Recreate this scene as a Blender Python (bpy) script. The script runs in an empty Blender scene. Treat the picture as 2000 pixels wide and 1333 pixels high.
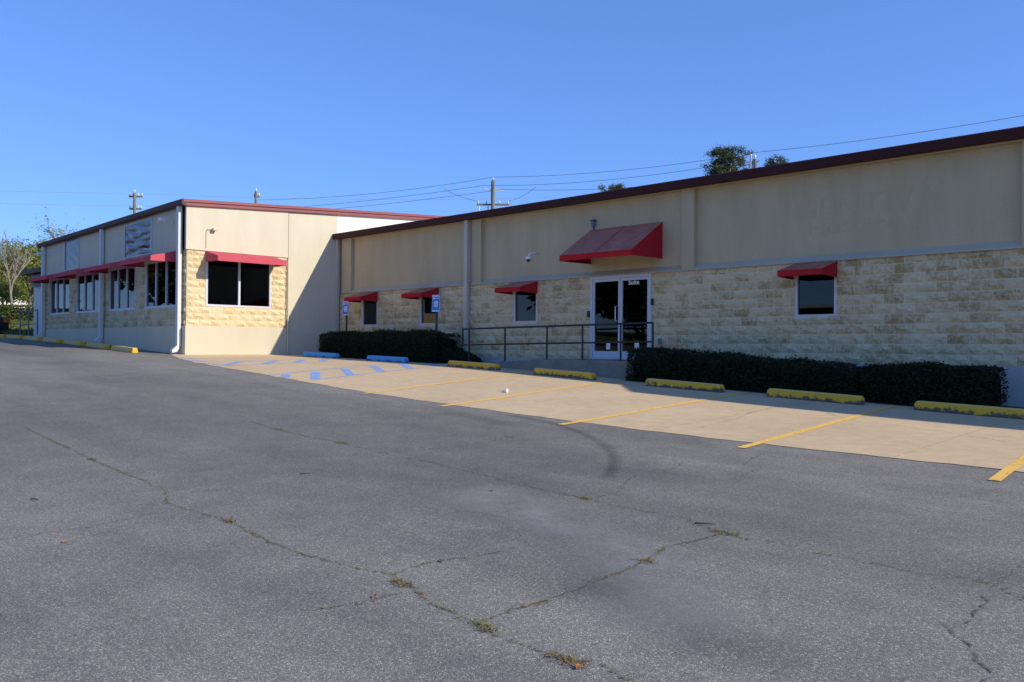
import bpy, math, random
import numpy as np
from mathutils import Vector, Matrix
rnd = random.Random(7)
S = bpy.context.scene
COL = S.collection

# ------------------------------------------------------------------ camera
cam = bpy.data.cameras.new('camera'); cam_o = bpy.data.objects.new('camera', cam); COL.objects.link(cam_o)
YAW, PITCH, ROLL = math.radians(44.966), math.radians(0.441), math.radians(0.400)
fw = Vector((-math.sin(YAW)*math.cos(PITCH), math.cos(YAW)*math.cos(PITCH), math.sin(PITCH)))
rt = fw.cross(Vector((0, 0, 1))).normalized(); up = rt.cross(fw)
rt2 = rt*math.cos(ROLL) + up*math.sin(ROLL); up2 = -rt*math.sin(ROLL) + up*math.cos(ROLL)
M = Matrix((rt2, up2, -fw)).transposed().to_4x4(); M.translation = (26.898, -18.074, 1.6)
cam_o.matrix_world = M
cam.sensor_width = 36; cam.lens = 31.12; cam.clip_start = .1; cam.clip_end = 3000
S.camera = cam_o
S.render.resolution_x, S.render.resolution_y = 1024, 682

# ------------------------------------------------------------------ sky, sun, exposure
SUN = Vector((.79, .304, .532)).normalized()          # towards the sun
EL = math.asin(SUN.z); AZ = math.atan2(SUN.x, SUN.y)
W = bpy.data.worlds.new('World'); S.world = W; W.use_nodes = True
wn = W.node_tree.nodes; wl = W.node_tree.links
bg = wn['Background']
sky = wn.new('ShaderNodeTexSky'); sky.sky_type = 'NISHITA'; sky.sun_disc = False
sky.sun_elevation = EL; sky.sun_rotation = AZ
sky.altitude = 200; sky.air_density = 1.0; sky.dust_density = 0.0; sky.ozone_density = 6.0
gam = wn.new('ShaderNodeGamma'); gam.inputs[1].default_value = .66
tint = wn.new('ShaderNodeMix'); tint.data_type = 'RGBA'; tint.blend_type = 'MULTIPLY'; tint.inputs[0].default_value = 1; tint.inputs[7].default_value = (.93, 1.35, 2.22, 1)
wl.new(sky.outputs[0], gam.inputs[0]); wl.new(gam.outputs[0], tint.inputs[6]); wl.new(tint.outputs[2], bg.inputs[0]); bg.inputs[1].default_value = 0.15
sl = bpy.data.lights.new('sun', 'SUN'); sl.energy = 5.0; sl.angle = math.radians(.53); sl.color = (1, .915, .76)
so = bpy.data.objects.new('sun', sl); COL.objects.link(so)
so.rotation_euler = SUN.to_track_quat('Z', 'Y').to_euler(); so.location = (30, 10, 30)
vs = S.view_settings; vs.view_transform = 'Standard'; vs.look = 'None'; vs.exposure = 0.0; vs.gamma = 1; vs.use_curve_mapping = False

# ------------------------------------------------------------------ helpers
class MB:
    def __init__(s): s.v = []; s.f = []; s.m = []; s.mi = 0
    def add(s, vs, fs):
        n = len(s.v); s.v += [tuple(v) for v in vs]
        for f in fs: s.f.append(tuple(i+n for i in f)); s.m.append(s.mi)
        return s
    def box(s, x0, x1, y0, y1, z0, z1):
        v = [(x, y, z) for z in (z0, z1) for y in (y0, y1) for x in (x0, x1)]
        return s.add(v, [(0,2,3,1),(4,5,7,6),(0,1,5,4),(2,6,7,3),(0,4,6,2),(1,3,7,5)])
    def prism(s, poly, axis, a, b):
        """poly: 2D points in the two other axes (cyclic order), extruded from a to b"""
        def P(p, t): return {'x': (t, p[0], p[1]), 'y': (p[0], t, p[1]), 'z': (p[0], p[1], t)}[axis]
        n = len(poly); v = [P(p, a) for p in poly] + [P(p, b) for p in poly]
        return s.add(v, [tuple(range(n))[::-1], tuple(range(n, 2*n))] + [(i, (i+1) % n, n+(i+1) % n, n+i) for i in range(n)])
    def tube(s, pts, r, n=8, caps=True):
        pts = [Vector(p) for p in pts]; rr = r if isinstance(r, (list, tuple)) else [r]*len(pts); rings = []
        for i, p in enumerate(pts):
            d = (pts[min(i+1, len(pts)-1)] - pts[max(i-1, 0)])
            d = d.normalized() if d.length > 1e-9 else Vector((0, 0, 1))
            a = d.cross(Vector((0, 0, 1))) if abs(d.z) < .95 else d.cross(Vector((1, 0, 0)))
            a.normalize(); b = d.cross(a)
            rings.append([p + (a*math.cos(2*math.pi*k/n) + b*math.sin(2*math.pi*k/n))*rr[i] for k in range(n)])
        f = []
        for i in range(len(pts)-1):
            for k in range(n): f.append((i*n+k, i*n+(k+1) % n, (i+1)*n+(k+1) % n, (i+1)*n+k))
        if caps: f += [tuple(range(n))[::-1], tuple(range((len(pts)-1)*n, len(pts)*n))]
        return s.add([q for r_ in rings for q in r_], f)
    def beam(s, a, b, w, h=None):
        """square bar from a to b"""
        h = h or w; a = Vector(a); b = Vector(b); d = (b-a).normalized()
        u = d.cross(Vector((0, 0, 1))) if abs(d.z) < .95 else Vector((1, 0, 0)); u.normalize(); v = d.cross(u)
        c = [p + u*i*w/2 + v*j*h/2 for p in (a, b) for i, j in ((-1,-1),(1,-1),(1,1),(-1,1))]
        return s.add(c, [(0,3,2,1),(4,5,6,7),(0,1,5,4),(1,2,6,5),(2,3,7,6),(3,0,4,7)])
    def build(s, name, mat, parent=None, smooth=False, fix=None, bevel=0, recalc=True):
        me = bpy.data.meshes.new(name)
        v = [fix(p) for p in s.v] if fix else s.v
        me.from_pydata(v, [], s.f); me.validate()
        for mm in (mat if isinstance(mat, (list, tuple)) else [mat]): me.materials.append(mm)
        if any(s.m) and len(me.polygons) == len(s.m): me.polygons.foreach_set('material_index', s.m)
        import bmesh
        bm = bmesh.new(); bm.from_mesh(me); (bmesh.ops.recalc_face_normals(bm, faces=bm.faces) if recalc else None)
        if bevel: bmesh.ops.bevel(bm, geom=[e for e in bm.edges if e.calc_face_angle(0) > .5], offset=bevel, segments=2, profile=.6, affect='EDGES')
        bm.to_mesh(me); bm.free()
        if smooth: me.polygons.foreach_set('use_smooth', [True]*len(me.polygons))
        o = bpy.data.objects.new(name, me); COL.objects.link(o)
        if parent: put(o, parent)
        return o
def put(o, parent):
    o.parent = parent
    L = Vector(parent.location); p = parent.parent
    while p: L += Vector(p.location); p = p.parent
    o.matrix_parent_inverse = Matrix.Translation(-L) if parent.type == 'EMPTY' else Matrix.Identity(4)
def tag(o, label=None, cat=None, group=None, kind=None):
    if label: o['label'] = label
    if cat: o['category'] = cat
    if group: o['group'] = group
    if kind: o['kind'] = kind
    return o
def thing(name, loc, label, cat, group=None):
    o = bpy.data.objects.new(name, None); COL.objects.link(o); o.location = loc; o.empty_display_size = .2
    return tag(o, label, cat, group)
def copy_tree(o, parent=None):
    c = o.copy(); COL.objects.link(c)
    if parent: c.parent = parent
    for ch in o.children: copy_tree(ch, c)
    return c

# ------------------------------------------------------------------ materials
def mat(name, col, rough=.8, metal=0, spec=.3):
    m = bpy.data.materials.new(name); m.use_nodes = True
    b = m.node_tree.nodes['Principled BSDF']
    b.inputs['Base Color'].default_value = (*col, 1); b.inputs['Roughness'].default_value = rough
    b.inputs['Metallic'].default_value = metal; b.inputs['Specular IOR Level'].default_value = spec
    return m
class NT:
    def __init__(s, m): s.m = m; s.t = m.node_tree; s.b = s.t.nodes['Principled BSDF']
    def n(s, ty, **k):
        x = s.t.nodes.new('ShaderNode'+ty)
        for a, v in k.items(): setattr(x, a, v)
        return x
    def l(s, a, b): s.t.links.new(a, b)
    def pos(s, scale=(1,1,1), obj=False):
        if obj: src = s.n('TexCoord').outputs['Object']
        else: src = s.n('NewGeometry').outputs['Position']
        mp = s.n('Mapping'); mp.inputs['Scale'].default_value = scale; s.l(src, mp.inputs[0]); return mp.outputs[0]
    def noise(s, scale, detail=4, rough=.6, vec=None, dist=0):
        x = s.n('TexNoise'); x.inputs['Scale'].default_value = scale; x.inputs['Detail'].default_value = detail
        x.inputs['Roughness'].default_value = rough; x.inputs['Distortion'].default_value = dist
        s.l(vec or s.pos(), x.inputs['Vector']); return x.outputs['Fac']
    def ramp(s, fac, stops):
        r = s.n('ValToRGB'); e = r.color_ramp.elements
        while len(e) < len(stops): e.new(.5)
        for k, (p, c) in zip(e, stops): k.position = p; k.color = (*c, 1) if len(c) == 3 else c
        s.l(fac, r.inputs[0]); return r.outputs[0]
    def mix(s, fac, a, b, mode='MIX'):
        x = s.n('Mix', data_type='RGBA', blend_type=mode)
        for v, i in ((fac, 0), (a, 6), (b, 7)):
            if isinstance(v, (int, float)): x.inputs[i].default_value = v
            elif isinstance(v, tuple): x.inputs[i].default_value = (*v, 1)
            else: s.l(v, x.inputs[i])
        return x.outputs[2]
    def math(s, op, a, b=0.):
        x = s.n('Math', operation=op)
        for v, i in ((a, 0), (b, 1)):
            if isinstance(v, (int, float)): x.inputs[i].default_value = v
            else: s.l(v, x.inputs[i])
        return x.outputs[0]
    def bump(s, h, strength=.3, dist=.01):
        x = s.n('Bump'); x.inputs['Strength'].default_value = strength; x.inputs['Distance'].default_value = dist
        s.l(h, x.inputs['Height']); s.l(x.outputs[0], s.b.inputs['Normal'])
    def color(s, c): s.l(c, s.b.inputs['Base Color'])
BW = lambda a, b: [(a, (0,0,0)), (b, (1,1,1))]

def noisy(name, c1, c2, scale=3, rough=.85, fine=60, bump=.15, spec=.3, streak=False, obj=False):
    m = mat(name, c1, rough, spec=spec); t = NT(m)
    f = t.noise(scale, 6, .65, t.pos((1,1,.25) if streak else (1,1,1), obj)); g = t.noise(fine, 3, .6, t.pos(obj=obj))
    c = t.mix(t.ramp(f, BW(.35, .7)), c1, c2)
    c = t.mix(.22, c, t.ramp(g, [(.3, (.55,.55,.55)), (.7, (1,1,1))]), 'MULTIPLY'); t.color(c)
    if bump: t.bump(g, bump, .006)
    return m
def asphalt():
    m = mat('asphalt', (0.197,0.183,0.159), .82, spec=.35); t = NT(m); p = t.pos()
    blot = t.noise(.22, 6, .62, p, .6); med = t.noise(1.6, 6, .7, p)
    streak = t.noise(1.0, 5, .6, t.pos((.12, 1.3, 1)))
    c = t.ramp(blot, [(.30, (0.138,0.131,0.116)), (.50, (0.197,0.186,0.161)), (.72, (0.269,0.250,0.208))])
    c = t.mix(.42, c, t.ramp(med, [(.3, (0.112,0.105,0.094)), (.7, (0.296,0.273,0.228))]))
    c = t.mix(.20, c, t.ramp(streak, [(.35, (0.105,0.097,0.087)), (.68, (0.315,0.290,0.241))]))
    v = t.n('TexVoronoi'); v.inputs['Scale'].default_value = 135; t.l(p, v.inputs['Vector'])
    sp = t.n('SeparateColor'); t.l(v.outputs['Color'], sp.inputs[0])
    agg = t.ramp(sp.outputs[0], [(.0, (.55,.55,.56)), (.55, (.98,.98,.98)), (.86, (1.32,1.31,1.28)), (.97, (2.3,2.26,2.15))])
    big = t.noise(.09, 3, .5, t.pos((.6, 1.6, 1)), .4)
    c = t.mix(.75, c, t.ramp(big, [(.35, (.66,.66,.68)), (.5, (1,1,1)), (.66, (1.22,1.21,1.18))]), 'MULTIPLY')
    pt = t.noise(.7, 8, .75, p, 1.2); c = t.mix(t.ramp(pt, [(.60, (0,0,0)), (.70, (.5,.5,.5))]), c, (.085,.084,.086))
    c = t.mix(.85, c, agg, 'MULTIPLY')
    fn = t.noise(260, 2, .5, p)
    c = t.mix(.6, c, t.ramp(fn, [(.3, (.55,.55,.56)), (.7, (1.35,1.34,1.32))]), 'MULTIPLY')
    t.color(c)
    h = t.math('ADD', t.math('MULTIPLY', v.outputs['Distance'], -.8), fn); t.bump(h, .55, .008)
    return m
def concrete_slab():
    m = mat('apron_concrete', (0.584,0.433,0.263), .85); t = NT(m); p = t.pos()
    a = t.noise(.5, 6, .6, p); b = t.noise(5, 5, .7, p); f = t.noise(120, 2, .5, p)
    c = t.ramp(a, [(.3, (0.508,0.369,0.210)), (.55, (0.597,0.439,0.257)), (.75, (0.673,0.503,0.304))])
    c = t.mix(.35, c, t.ramp(b, [(.3, (0.432,0.328,0.200)), (.65, (0.686,0.515,0.315))]))
    c = t.mix(.3, c, t.ramp(f, [(.3, (.6,.6,.6)), (.7, (1.2,1.2,1.2))]), 'MULTIPLY')
    st = t.noise(1.1, 7, .7, t.pos((1, .35, 1)))
    c = t.mix(t.ramp(st, [(.60, (0,0,0)), (.78, (.45,.45,.45))]), c, (0.305,0.234,0.152))
    t.color(c); t.bump(f, .2, .004); return m
def block_mat(name, base, dark, light, attr=None):
    m = mat(name, base, .9, spec=.2); t = NT(m); p = t.pos()
    if attr:
        a = t.n('Attribute', attribute_name=attr); r = a.outputs['Fac']
    else: r = t.n('ObjectInfo').outputs['Random']
    big = t.noise(2.6, 5, .65, p); sm = t.noise(16, 6, .7, p); fn = t.noise(70, 4, .65, p)
    k = t.math('ADD', t.math('MULTIPLY', r, .22), t.math('MULTIPLY', big, .62))
    k = t.math('ADD', k, t.math('MULTIPLY', sm, .80))
    c = t.ramp(k, [(.58, light), (.82, base), (1.06, dark)])
    c = t.mix(.35, c, t.ramp(fn, [(.3, (.6,.58,.54)), (.7, (1.15,1.15,1.15))]), 'MULTIPLY')
    t.color(c)
    t.bump(t.math('ADD', t.math('MULTIPLY', sm, 2.0), fn), .6, .018); return m
def worn_paint(name, col, under, amount=.5, low=True, top=(.72,.52,.22)):
    m = mat(name, col, .75); t = NT(m); p = t.pos(obj=True)
    rv = t.n('ObjectInfo').outputs['Random']
    off = t.n('Combine'+'XYZ'); t.l(t.math('MULTIPLY', rv, 37.), off.inputs[0]); t.l(t.math('MULTIPLY', rv, 11.), off.inputs[1])
    ad = t.n('VectorMath', operation='ADD'); t.l(p, ad.inputs[0]); t.l(off.outputs[0], ad.inputs[1]); q = ad.outputs[0]
    n = t.noise(5, 6, .7, q); n2 = t.noise(26, 4, .7, q)
    k = t.math('ADD', n, t.math('MULTIPLY', n2, .35))
    if low:
        sp = t.n('SeparateXYZ'); t.l(p, sp.inputs[0])
        k = t.math('ADD', k, t.math('MULTIPLY', t.math('SUBTRACT', .085, sp.outputs[2]), 2.6))
    f = t.ramp(k, BW(1.0-amount*.5, 1.06-amount*.5))
    c = t.mix(.3, col, t.ramp(n2, [(.3, (.7,.7,.7)), (.7, (1.1,1.1,1.1))]), 'MULTIPLY')
    if low:
        c = t.mix(t.ramp(sp.outputs[2], [(.128, (0,0,0)), (.150, (.75,.75,.75))]), c, top)
    u = t.mix(n2, tuple(x*.35 for x in under), under)
    t.color(t.mix(f, c, u)); return m
def line_paint(name, col, wear=.45):
    m = mat(name, col, .8); t = NT(m); p = t.pos()
    n = t.noise(9, 6, .75, p); n2 = t.noise(80, 3, .6, p)
    k = t.math('ADD', t.math('MULTIPLY', n, .7), t.math('MULTIPLY', n2, .4))
    f = t.ramp(k, BW(.66-.2*wear, .82-.2*wear))
    tr = t.n('BsdfTransparent'); mx = t.n('MixShader'); out = t.t.nodes['Material Output']
    t.l(f, mx.inputs[0]); t.l(t.b.outputs[0], mx.inputs[1]); t.l(tr.outputs[0], mx.inputs[2]); t.l(mx.outputs[0], out.inputs[0])
    return m
def faint(name, col, amount):
    m = mat(name, col, .85); t = NT(m); n = t.noise(3, 5, .7); n2 = t.noise(40, 3, .6)
    f = t.math('MULTIPLY', t.ramp(t.math('ADD', t.math('MULTIPLY', n, .7), t.math('MULTIPLY', n2, .3)), BW(.30, .60)), amount)
    at = t.n('Attribute', attribute_name='fade'); f = t.math('MULTIPLY', f, at.outputs['Fac'])
    tr = t.n('BsdfTransparent'); mx = t.n('MixShader')
    t.l(f, mx.inputs[0]); t.l(tr.outputs[0], mx.inputs[1]); t.l(t.b.outputs[0], mx.inputs[2]); t.l(mx.outputs[0], t.t.nodes['Material Output'].inputs[0])
    return m
def glass_mat(name, tint=.35):
    m = bpy.data.materials.new(name); m.use_nodes = True; t = m.node_tree; t.nodes.remove(t.nodes['Principled BSDF'])
    tr = t.nodes.new('ShaderNodeBsdfTransparent'); tr.inputs[0].default_value = (tint, tint*1.02, tint*1.05, 1)
    gl = t.nodes.new('ShaderNodeBsdfGlossy'); gl.inputs['Roughness'].default_value = .01; gl.inputs[0].default_value = (1,1,1,1)
    fr = t.nodes.new('ShaderNodeFresnel'); fr.inputs[0].default_value = 1.45
    mx = t.nodes.new('ShaderNodeMixShader'); L = t.links.new
    L(fr.outputs[0], mx.inputs[0]); L(tr.outputs[0], mx.inputs[1]); L(gl.outputs[0], mx.inputs[2]); L(mx.outputs[0], t.nodes['Material Output'].inputs[0])
    return m
def foliage(name, c1, c2, trans=.25):
    m = mat(name, c1, .6, spec=.25); t = NT(m); p = t.pos()
    n = t.noise(3.5, 3, .6, p); n2 = t.n('TexWhiteNoise'); g = t.n('NewGeometry')
    c = t.mix(t.ramp(n, BW(.35, .65)), c1, c2)
    t.l(g.outputs['Random Per Island'], n2.inputs['Vector'] if False else n2.inputs[0] if n2.noise_dimensions == '1D' else n2.inputs['Vector'])
    c = t.mix(.6, c, t.ramp(n2.outputs['Value'], [(0, (.5,.5,.5)), (1, (1.3,1.3,1.2))]), 'MULTIPLY')
    t.color(c)
    if trans:
        tl = t.n('BsdfTranslucent'); t.l(c, tl.inputs[0]); mx = t.n('MixShader'); mx.inputs[0].default_value = trans
        t.l(t.b.outputs[0], mx.inputs[1]); t.l(tl.outputs[0], mx.inputs[2]); t.l(mx.outputs[0], t.t.nodes['Material Output'].inputs[0])
    return m
M_ = {}
M_['asphalt'] = asphalt(); M_['conc'] = concrete_slab()
M_['block'] = block_mat('split_face_block', (.71,.565,.335), (.46,.325,.155), (.80,.665,.42))
M_['block_j'] = block_mat('split_face_block_joined', (.71,.565,.335), (.46,.325,.155), (.80,.665,.42), 'rnd')
M_['cream'] = block_mat('cream_split_block', (.75,.60,.355), (.66,.49,.25), (.79,.665,.43))
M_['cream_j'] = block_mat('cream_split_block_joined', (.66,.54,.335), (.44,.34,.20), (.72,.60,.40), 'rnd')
M_['mortar'] = noisy('mortar', (.86,.74,.53), (.80,.68,.48), 6)
M_['mortar2'] = noisy('cream_mortar', (.78,.66,.43), (.72,.60,.38), 6)
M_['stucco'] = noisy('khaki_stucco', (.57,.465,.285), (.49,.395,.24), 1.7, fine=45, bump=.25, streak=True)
M_['stucco2'] = noisy('cream_stucco', (.685,.62,.465), (.63,.56,.41), 1.6, fine=45, bump=.2, streak=True)
M_['white'] = noisy('white_wall', (.84,.81,.72), (.80,.77,.68), .9, fine=45, bump=.15)
M_['sill'] = noisy('sill_stucco', (.55,.47,.345), (.48,.42,.31), 1.4, fine=45, bump=.2, streak=True)
M_['ghost'] = noisy('ghost_stucco', (.545,.444,.272), (.485,.392,.238), 2.0, fine=45, bump=.25)
M_['found'] = noisy('foundation_paint', (.50,.50,.46), (.40,.40,.37), 1.5, fine=30)
M_['base'] = noisy('base_stucco', (.66,.59,.44), (.61,.54,.395), .9, fine=45, bump=.2, streak=True)
M_['maroon'] = noisy('maroon_metal', (.055,.011,.012), (.04,.009,.010), 1.2, rough=.65, fine=30, bump=.03, spec=.25)
M_['redmetal'] = noisy('faded_red_metal', (.30,.070,.068), (.25,.060,.060), 1.2, rough=.5, fine=30, bump=.03, spec=.5)
M_['brown'] = noisy('brown_gutter', (.105,.055,.045), (.08,.043,.036), 1.5, rough=.6, fine=30, bump=.03, spec=.3)
M_['roof'] = noisy('roof_membrane', (.35,.34,.32), (.28,.27,.26), .6)
M_['spout'] = noisy('downspout_paint', (.58,.54,.45), (.50,.47,.40), 1.5, rough=.5, fine=30, bump=.03)
M_['spoutw'] = noisy('white_downspout', (.72,.71,.68), (.64,.63,.60), 1.5, rough=.5, fine=30, bump=.03)
M_['awning'] = noisy('red_awning_fabric', (.52,.020,.025), (.44,.022,.026), 1.5, fine=30, bump=.05, spec=.15)
M_['awntop'] = noisy('sun_faded_awning_fabric', (.50,.14,.095), (.58,.24,.17), 2.6, fine=30, bump=.05, spec=.15)
M_['awnpink'] = noisy('bright_awning_fabric', (.60,.10,.13), (.55,.085,.115), 1.8, fine=30, bump=.05, spec=.15)
M_['under'] = mat('awning_underside', (.05,.012,.014), .9)
M_['alum'] = mat('white_aluminium', (.60,.62,.66), .4, spec=.5)
M_['glass'] = glass_mat('window_glass', .30); M_['doorglass'] = glass_mat('tinted_door_glass', .10)
M_['black'] = mat('black_paint', (.012,.012,.014), .45, spec=.5)
M_['room'] = mat('room_paint', (.10,.095,.09), .9)
M_['chrome'] = mat('brushed_metal', (.65,.65,.66), .3, .9)
M_['paper'] = mat('white_paper', (.8,.8,.8), .8)
M_['card'] = noisy('tan_board', (.55,.42,.22), (.5,.38,.2), 3)
M_['curtain'] = noisy('blue_curtain', (.06,.14,.20), (.04,.10,.15), 8)
M_['yellow'] = worn_paint('yellow_stop_paint', (.86,.45,.03), (.20,.165,.11), .50)
M_['fadedy'] = worn_paint('faded_yellow_stop', (.66,.47,.19), (.40,.34,.24), .25, False)
M_['yend'] = worn_paint('bright_yellow_end', (.86,.45,.02), (.4,.3,.15), .15, False)
M_['bluestop'] = worn_paint('blue_stop_paint', (.10,.38,.70), (.10,.13,.16), .40, True, (.17,.44,.74))
M_['yline'] = line_paint('yellow_line_paint', (.82,.50,.11), .35)
M_['bline'] = line_paint('blue_line_paint', (.24,.43,.80), .75)
M_['crack'] = line_paint('crack_fill', (.105,.097,.072), .95)
M_['tyre'] = faint('tyre_rubber_mark', (.05,.05,.053), .34)
M_['stain'] = faint('dark_tyre_stain', (.06,.06,.062), .17)
M_['dust'] = faint('pale_dust', (.36,.352,.335), .55)
M_['weed'] = foliage('weed_leaf', (.22,.21,.05), (.26,.17,.06), .2)
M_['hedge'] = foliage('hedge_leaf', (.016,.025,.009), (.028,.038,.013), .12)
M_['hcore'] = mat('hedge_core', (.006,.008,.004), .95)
M_['hedge2'] = foliage('far_hedge_leaf', (.10,.14,.03), (.15,.17,.04), .2)
M_['spring'] = foliage('spring_leaf', (.22,.26,.06), (.30,.32,.09), .35)
M_['dkgreen'] = foliage('dark_tree_leaf', (.035,.065,.02), (.06,.095,.03), .2)
M_['pine'] = foliage('pine_needle', (.05,.075,.025), (.11,.13,.045), .15)
M_['bark'] = noisy('bark', (.20,.165,.125), (.12,.10,.08), 6, bump=.4)
M_['greybark'] = noisy('pale_bark', (.34,.29,.23), (.22,.185,.15), 5, bump=.4)
M_['grass'] = noisy('bank_grass', (.10,.14,.035), (.17,.16,.06), 1.0, fine=25, bump=.5)
M_['polewood'] = noisy('pole_wood', (.27,.235,.18), (.19,.165,.13), 3, streak=True)
M_['ins'] = mat('pale_insulator', (.7,.7,.68), .35)
M_['wire'] = mat('wire', (.10,.10,.11), .6)
M_['palewire'] = mat('pale_wire', (.42,.46,.52), .5)
M_['rampc'] = noisy('ramp_concrete', (.30,.265,.21), (.20,.18,.145), 2.2, fine=50, bump=.3)
M_['signblue'] = mat('sign_blue', (.02,.18,.58), .45, spec=.5)
M_['signwhite'] = mat('sign_white', (.8,.8,.8), .5)
M_['greypost'] = mat('dark_post', (.035,.035,.035), .6)
M_['bluepipe'] = mat('blue_pipe', (.12,.19,.27), .5)
M_['bluedoor'] = mat('blue_door', (.015,.02,.12), .5)
M_['soil'] = noisy('mulch', (.05,.04,.03), (.03,.025,.02), 5)
M_['leaf'] = mat('dead_leaf', (.35,.12,.03), .8)
M_['shed'] = noisy('brown_metal', (.16,.10,.06), (.11,.07,.04), 2)
# ------------------------------------------------------------------ ground
H = 1.6
AX = [-80,-40,-25,-13,-7,0,9,11,13.5,21,27,40,80]; AZ = [.75,.62,.5,.33,.1,-.3,-.50,-.575,-.69,-1.0,-1.2,-1.5,-1.9]
BX = [-80,-40,-25,-13,-7,0,7,10,13,16,18.5,21.2,24.2,27,40,80]; BZ = [.7,.5,.38,.2,.0,-.3,-.53,-.70,-.88,-1.01,-1.11,-1.18,-1.23,-1.28,-1.5,-1.9]
_o = np.linspace(-2, 2, 9); _w = 1-abs(_o)/2.5; _w /= _w.sum()
def G(x, y):
    A = sum(w*np.interp(x+o, AX, AZ) for o, w in zip(_o, _w)); B = sum(w*np.interp(x+o, BX, BZ) for o, w in zip(_o, _w))
    t = np.clip((-2.6-y)/5.4, 0, 1); c = np.interp(x, [-10, 10], [.012, .03])
    return A*(1-t) + B*t - c*np.clip(-8-y, 0, 14) + H
def sheet(name, xs, ys, zf, material):
    X, Y = np.meshgrid(xs, ys); Z = zf(X, Y); nx, ny = len(xs), len(ys)
    me = bpy.data.meshes.new(name)
    fs = [(j*nx+i, j*nx+i+1, (j+1)*nx+i+1, (j+1)*nx+i) for j in range(ny-1) for i in range(nx-1)]
    me.from_pydata(np.stack([X.ravel(), Y.ravel(), Z.ravel()], 1).tolist(), [], fs); me.materials.append(material)
    me.polygons.foreach_set('use_smooth', [True]*len(me.polygons))
    o = bpy.data.objects.new(name, me); COL.objects.link(o); return o
def frange(a, b, s): return np.linspace(a, b, int(round((b-a)/s))+1)
lot = sheet('asphalt_lot', np.concatenate([[-21.6], frange(-20, 42, 1.0), [50, 65, 80]]), np.concatenate([[-90, -70, -55, -45, -36, -30], frange(-26, 4, .9), [8, 16, 30]]), lambda x, y: G(x, y), M_['asphalt'])
tag(lot, kind='structure')
def Zfar(x, y):
    base = G(np.clip(x, -80, 80), np.clip(y, -90, 30)) - .12
    bank = np.interp(x, [-60, -40, -25.5, -24, -21.2, -20], [2.3, 1.8, 1.0, .85, -.02, -.1])
    return base + np.where(x < -20, bank*1.0 - np.interp(x, [-80,-22],[.0,.0]), 0)
far = sheet('ground', np.concatenate([[-1500,-700,-350,-180,-110], frange(-80, -28, 4), frange(-27, -20, .5), frange(-16, 80, 8), [130, 300, 700, 1500]]),
            np.concatenate([[-1500,-700,-300,-150], frange(-100, 60, 5), [100, 200, 400, 800, 1500]]), Zfar, M_['grass'])
tag(far, kind='structure')
# concrete apron: one sheet 4 mm over the asphalt, its outer edge at y = -8
EDX = [-1.2, 0, 2.4, 4.5, 6.7, 9.5, 13, 21, 24, 34]; EDY = [-5.68, -6.1, -6.93, -7.5, -7.85, -8.0, -8.06, -8.05, -8.0, -8.0]
def apron(x, t):                      # t 0..1 from edge to wall
    ye = np.interp(x, EDX, EDY) + .02*np.sin(x*5.1) + .015*np.sin(x*13.7); yw = np.where(x < .02, -5.66, .1)
    return ye + (yw-ye)*t
xs = np.concatenate([frange(-1.2, 0, .2)[:-1], [0, .03], frange(.25, 34, .25)]); ts = np.linspace(0, 1, 15)
v = []; f = []
for i, x in enumerate(xs):
    for t in ts:
        y = float(apron(x, t)); v.append((x, y, float(G(x, y)) + .006))
n = len(ts)
for i in range(len(xs)-1):
    for j in range(n-1): f.append((i*n+j, (i+1)*n+j, (i+1)*n+j+1, i*n+j+1))
mb = MB(); mb.add(v, f); ap = mb.build('concrete_apron', M_['conc'], smooth=True); tag(ap, kind='structure')
def strip(pts, w, dz=.010, taper=False, sub=.25, wob=0.):
    """flat ribbon on the ground along a polyline"""
    P = []
    for a, b in zip(pts[:-1], pts[1:]):
        k = max(1, int(math.dist(a, b)/sub))
        P += [(a[0]+(b[0]-a[0])*i/k, a[1]+(b[1]-a[1])*i/k) for i in range(k)]
    P.append(pts[-1]); mb = MB(); vv = []
    for i, p in enumerate(P):
        q0, q1 = P[max(i-1, 0)], P[min(i+1, len(P)-1)]; d = Vector((q1[0]-q0[0], q1[1]-q0[1])).normalized(); nn = Vector((-d.y, d.x))
        ww = (w[i % len(w)] if isinstance(w, list) else w) * (1 + wob*rnd.uniform(-1, 1))
        off = nn*(rnd.uniform(-1, 1)*wob*.02)
        for s in (-1, 1):
            x, y = p[0]+off.x+nn.x*s*ww/2, p[1]+off.y+nn.y*s*ww/2; vv.append((x, y, float(G(x, y))+dz))
    mb.add(vv, [(2*i, 2*i+1, 2*i+3, 2*i+2) for i in range(len(P)-1)]); return mb
for a, b in (((13.15,-8.25),(11.75,-2.25)), ((15.52,-8.35),(14.42,-1.85)), ((18.34,-8.5),(17.78,-2.3)), ((21.3,-8.55),(20.66,-2.35)), ((24.16,-8.75),(23.45,-2.4)), ((27.0,-8.7),(26.4,-2.4))):
    strip([a, b], .115).build('parking_line', M_['yline'], ap)
for l in ([(9.15,-7.95),(8.9,-7.3),(7.0,-2.4)], [(10.55,-7.75),(8.75,-2.4)], [(4.75,-7.2),(3.75,-2.6)], [(6.3,-7.5),(5.1,-2.9)]):
    strip(l, .07).build('aisle_line', M_['bline'], ap)
for a, b in (((9.84,-7.95),(9.2,-7.55)), ((10.38,-7.55),(9.0,-6.65)), ((10.05,-6.4),(8.4,-5.45)), ((9.62,-5.2),(7.95,-4.25)), ((9.2,-3.98),(7.35,-2.85)), ((8.75,-2.8),(7.6,-2.1)),
             ((5.8,-7.2),(4.6,-6.2)), ((5.87,-6.2),(4.45,-5.05)), ((5.5,-5.05),(4.12,-3.95)), ((5.15,-4.0),(3.85,-3.0))):
    strip([a, b], .21).build('aisle_stripe', M_['bline'], ap)
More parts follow.
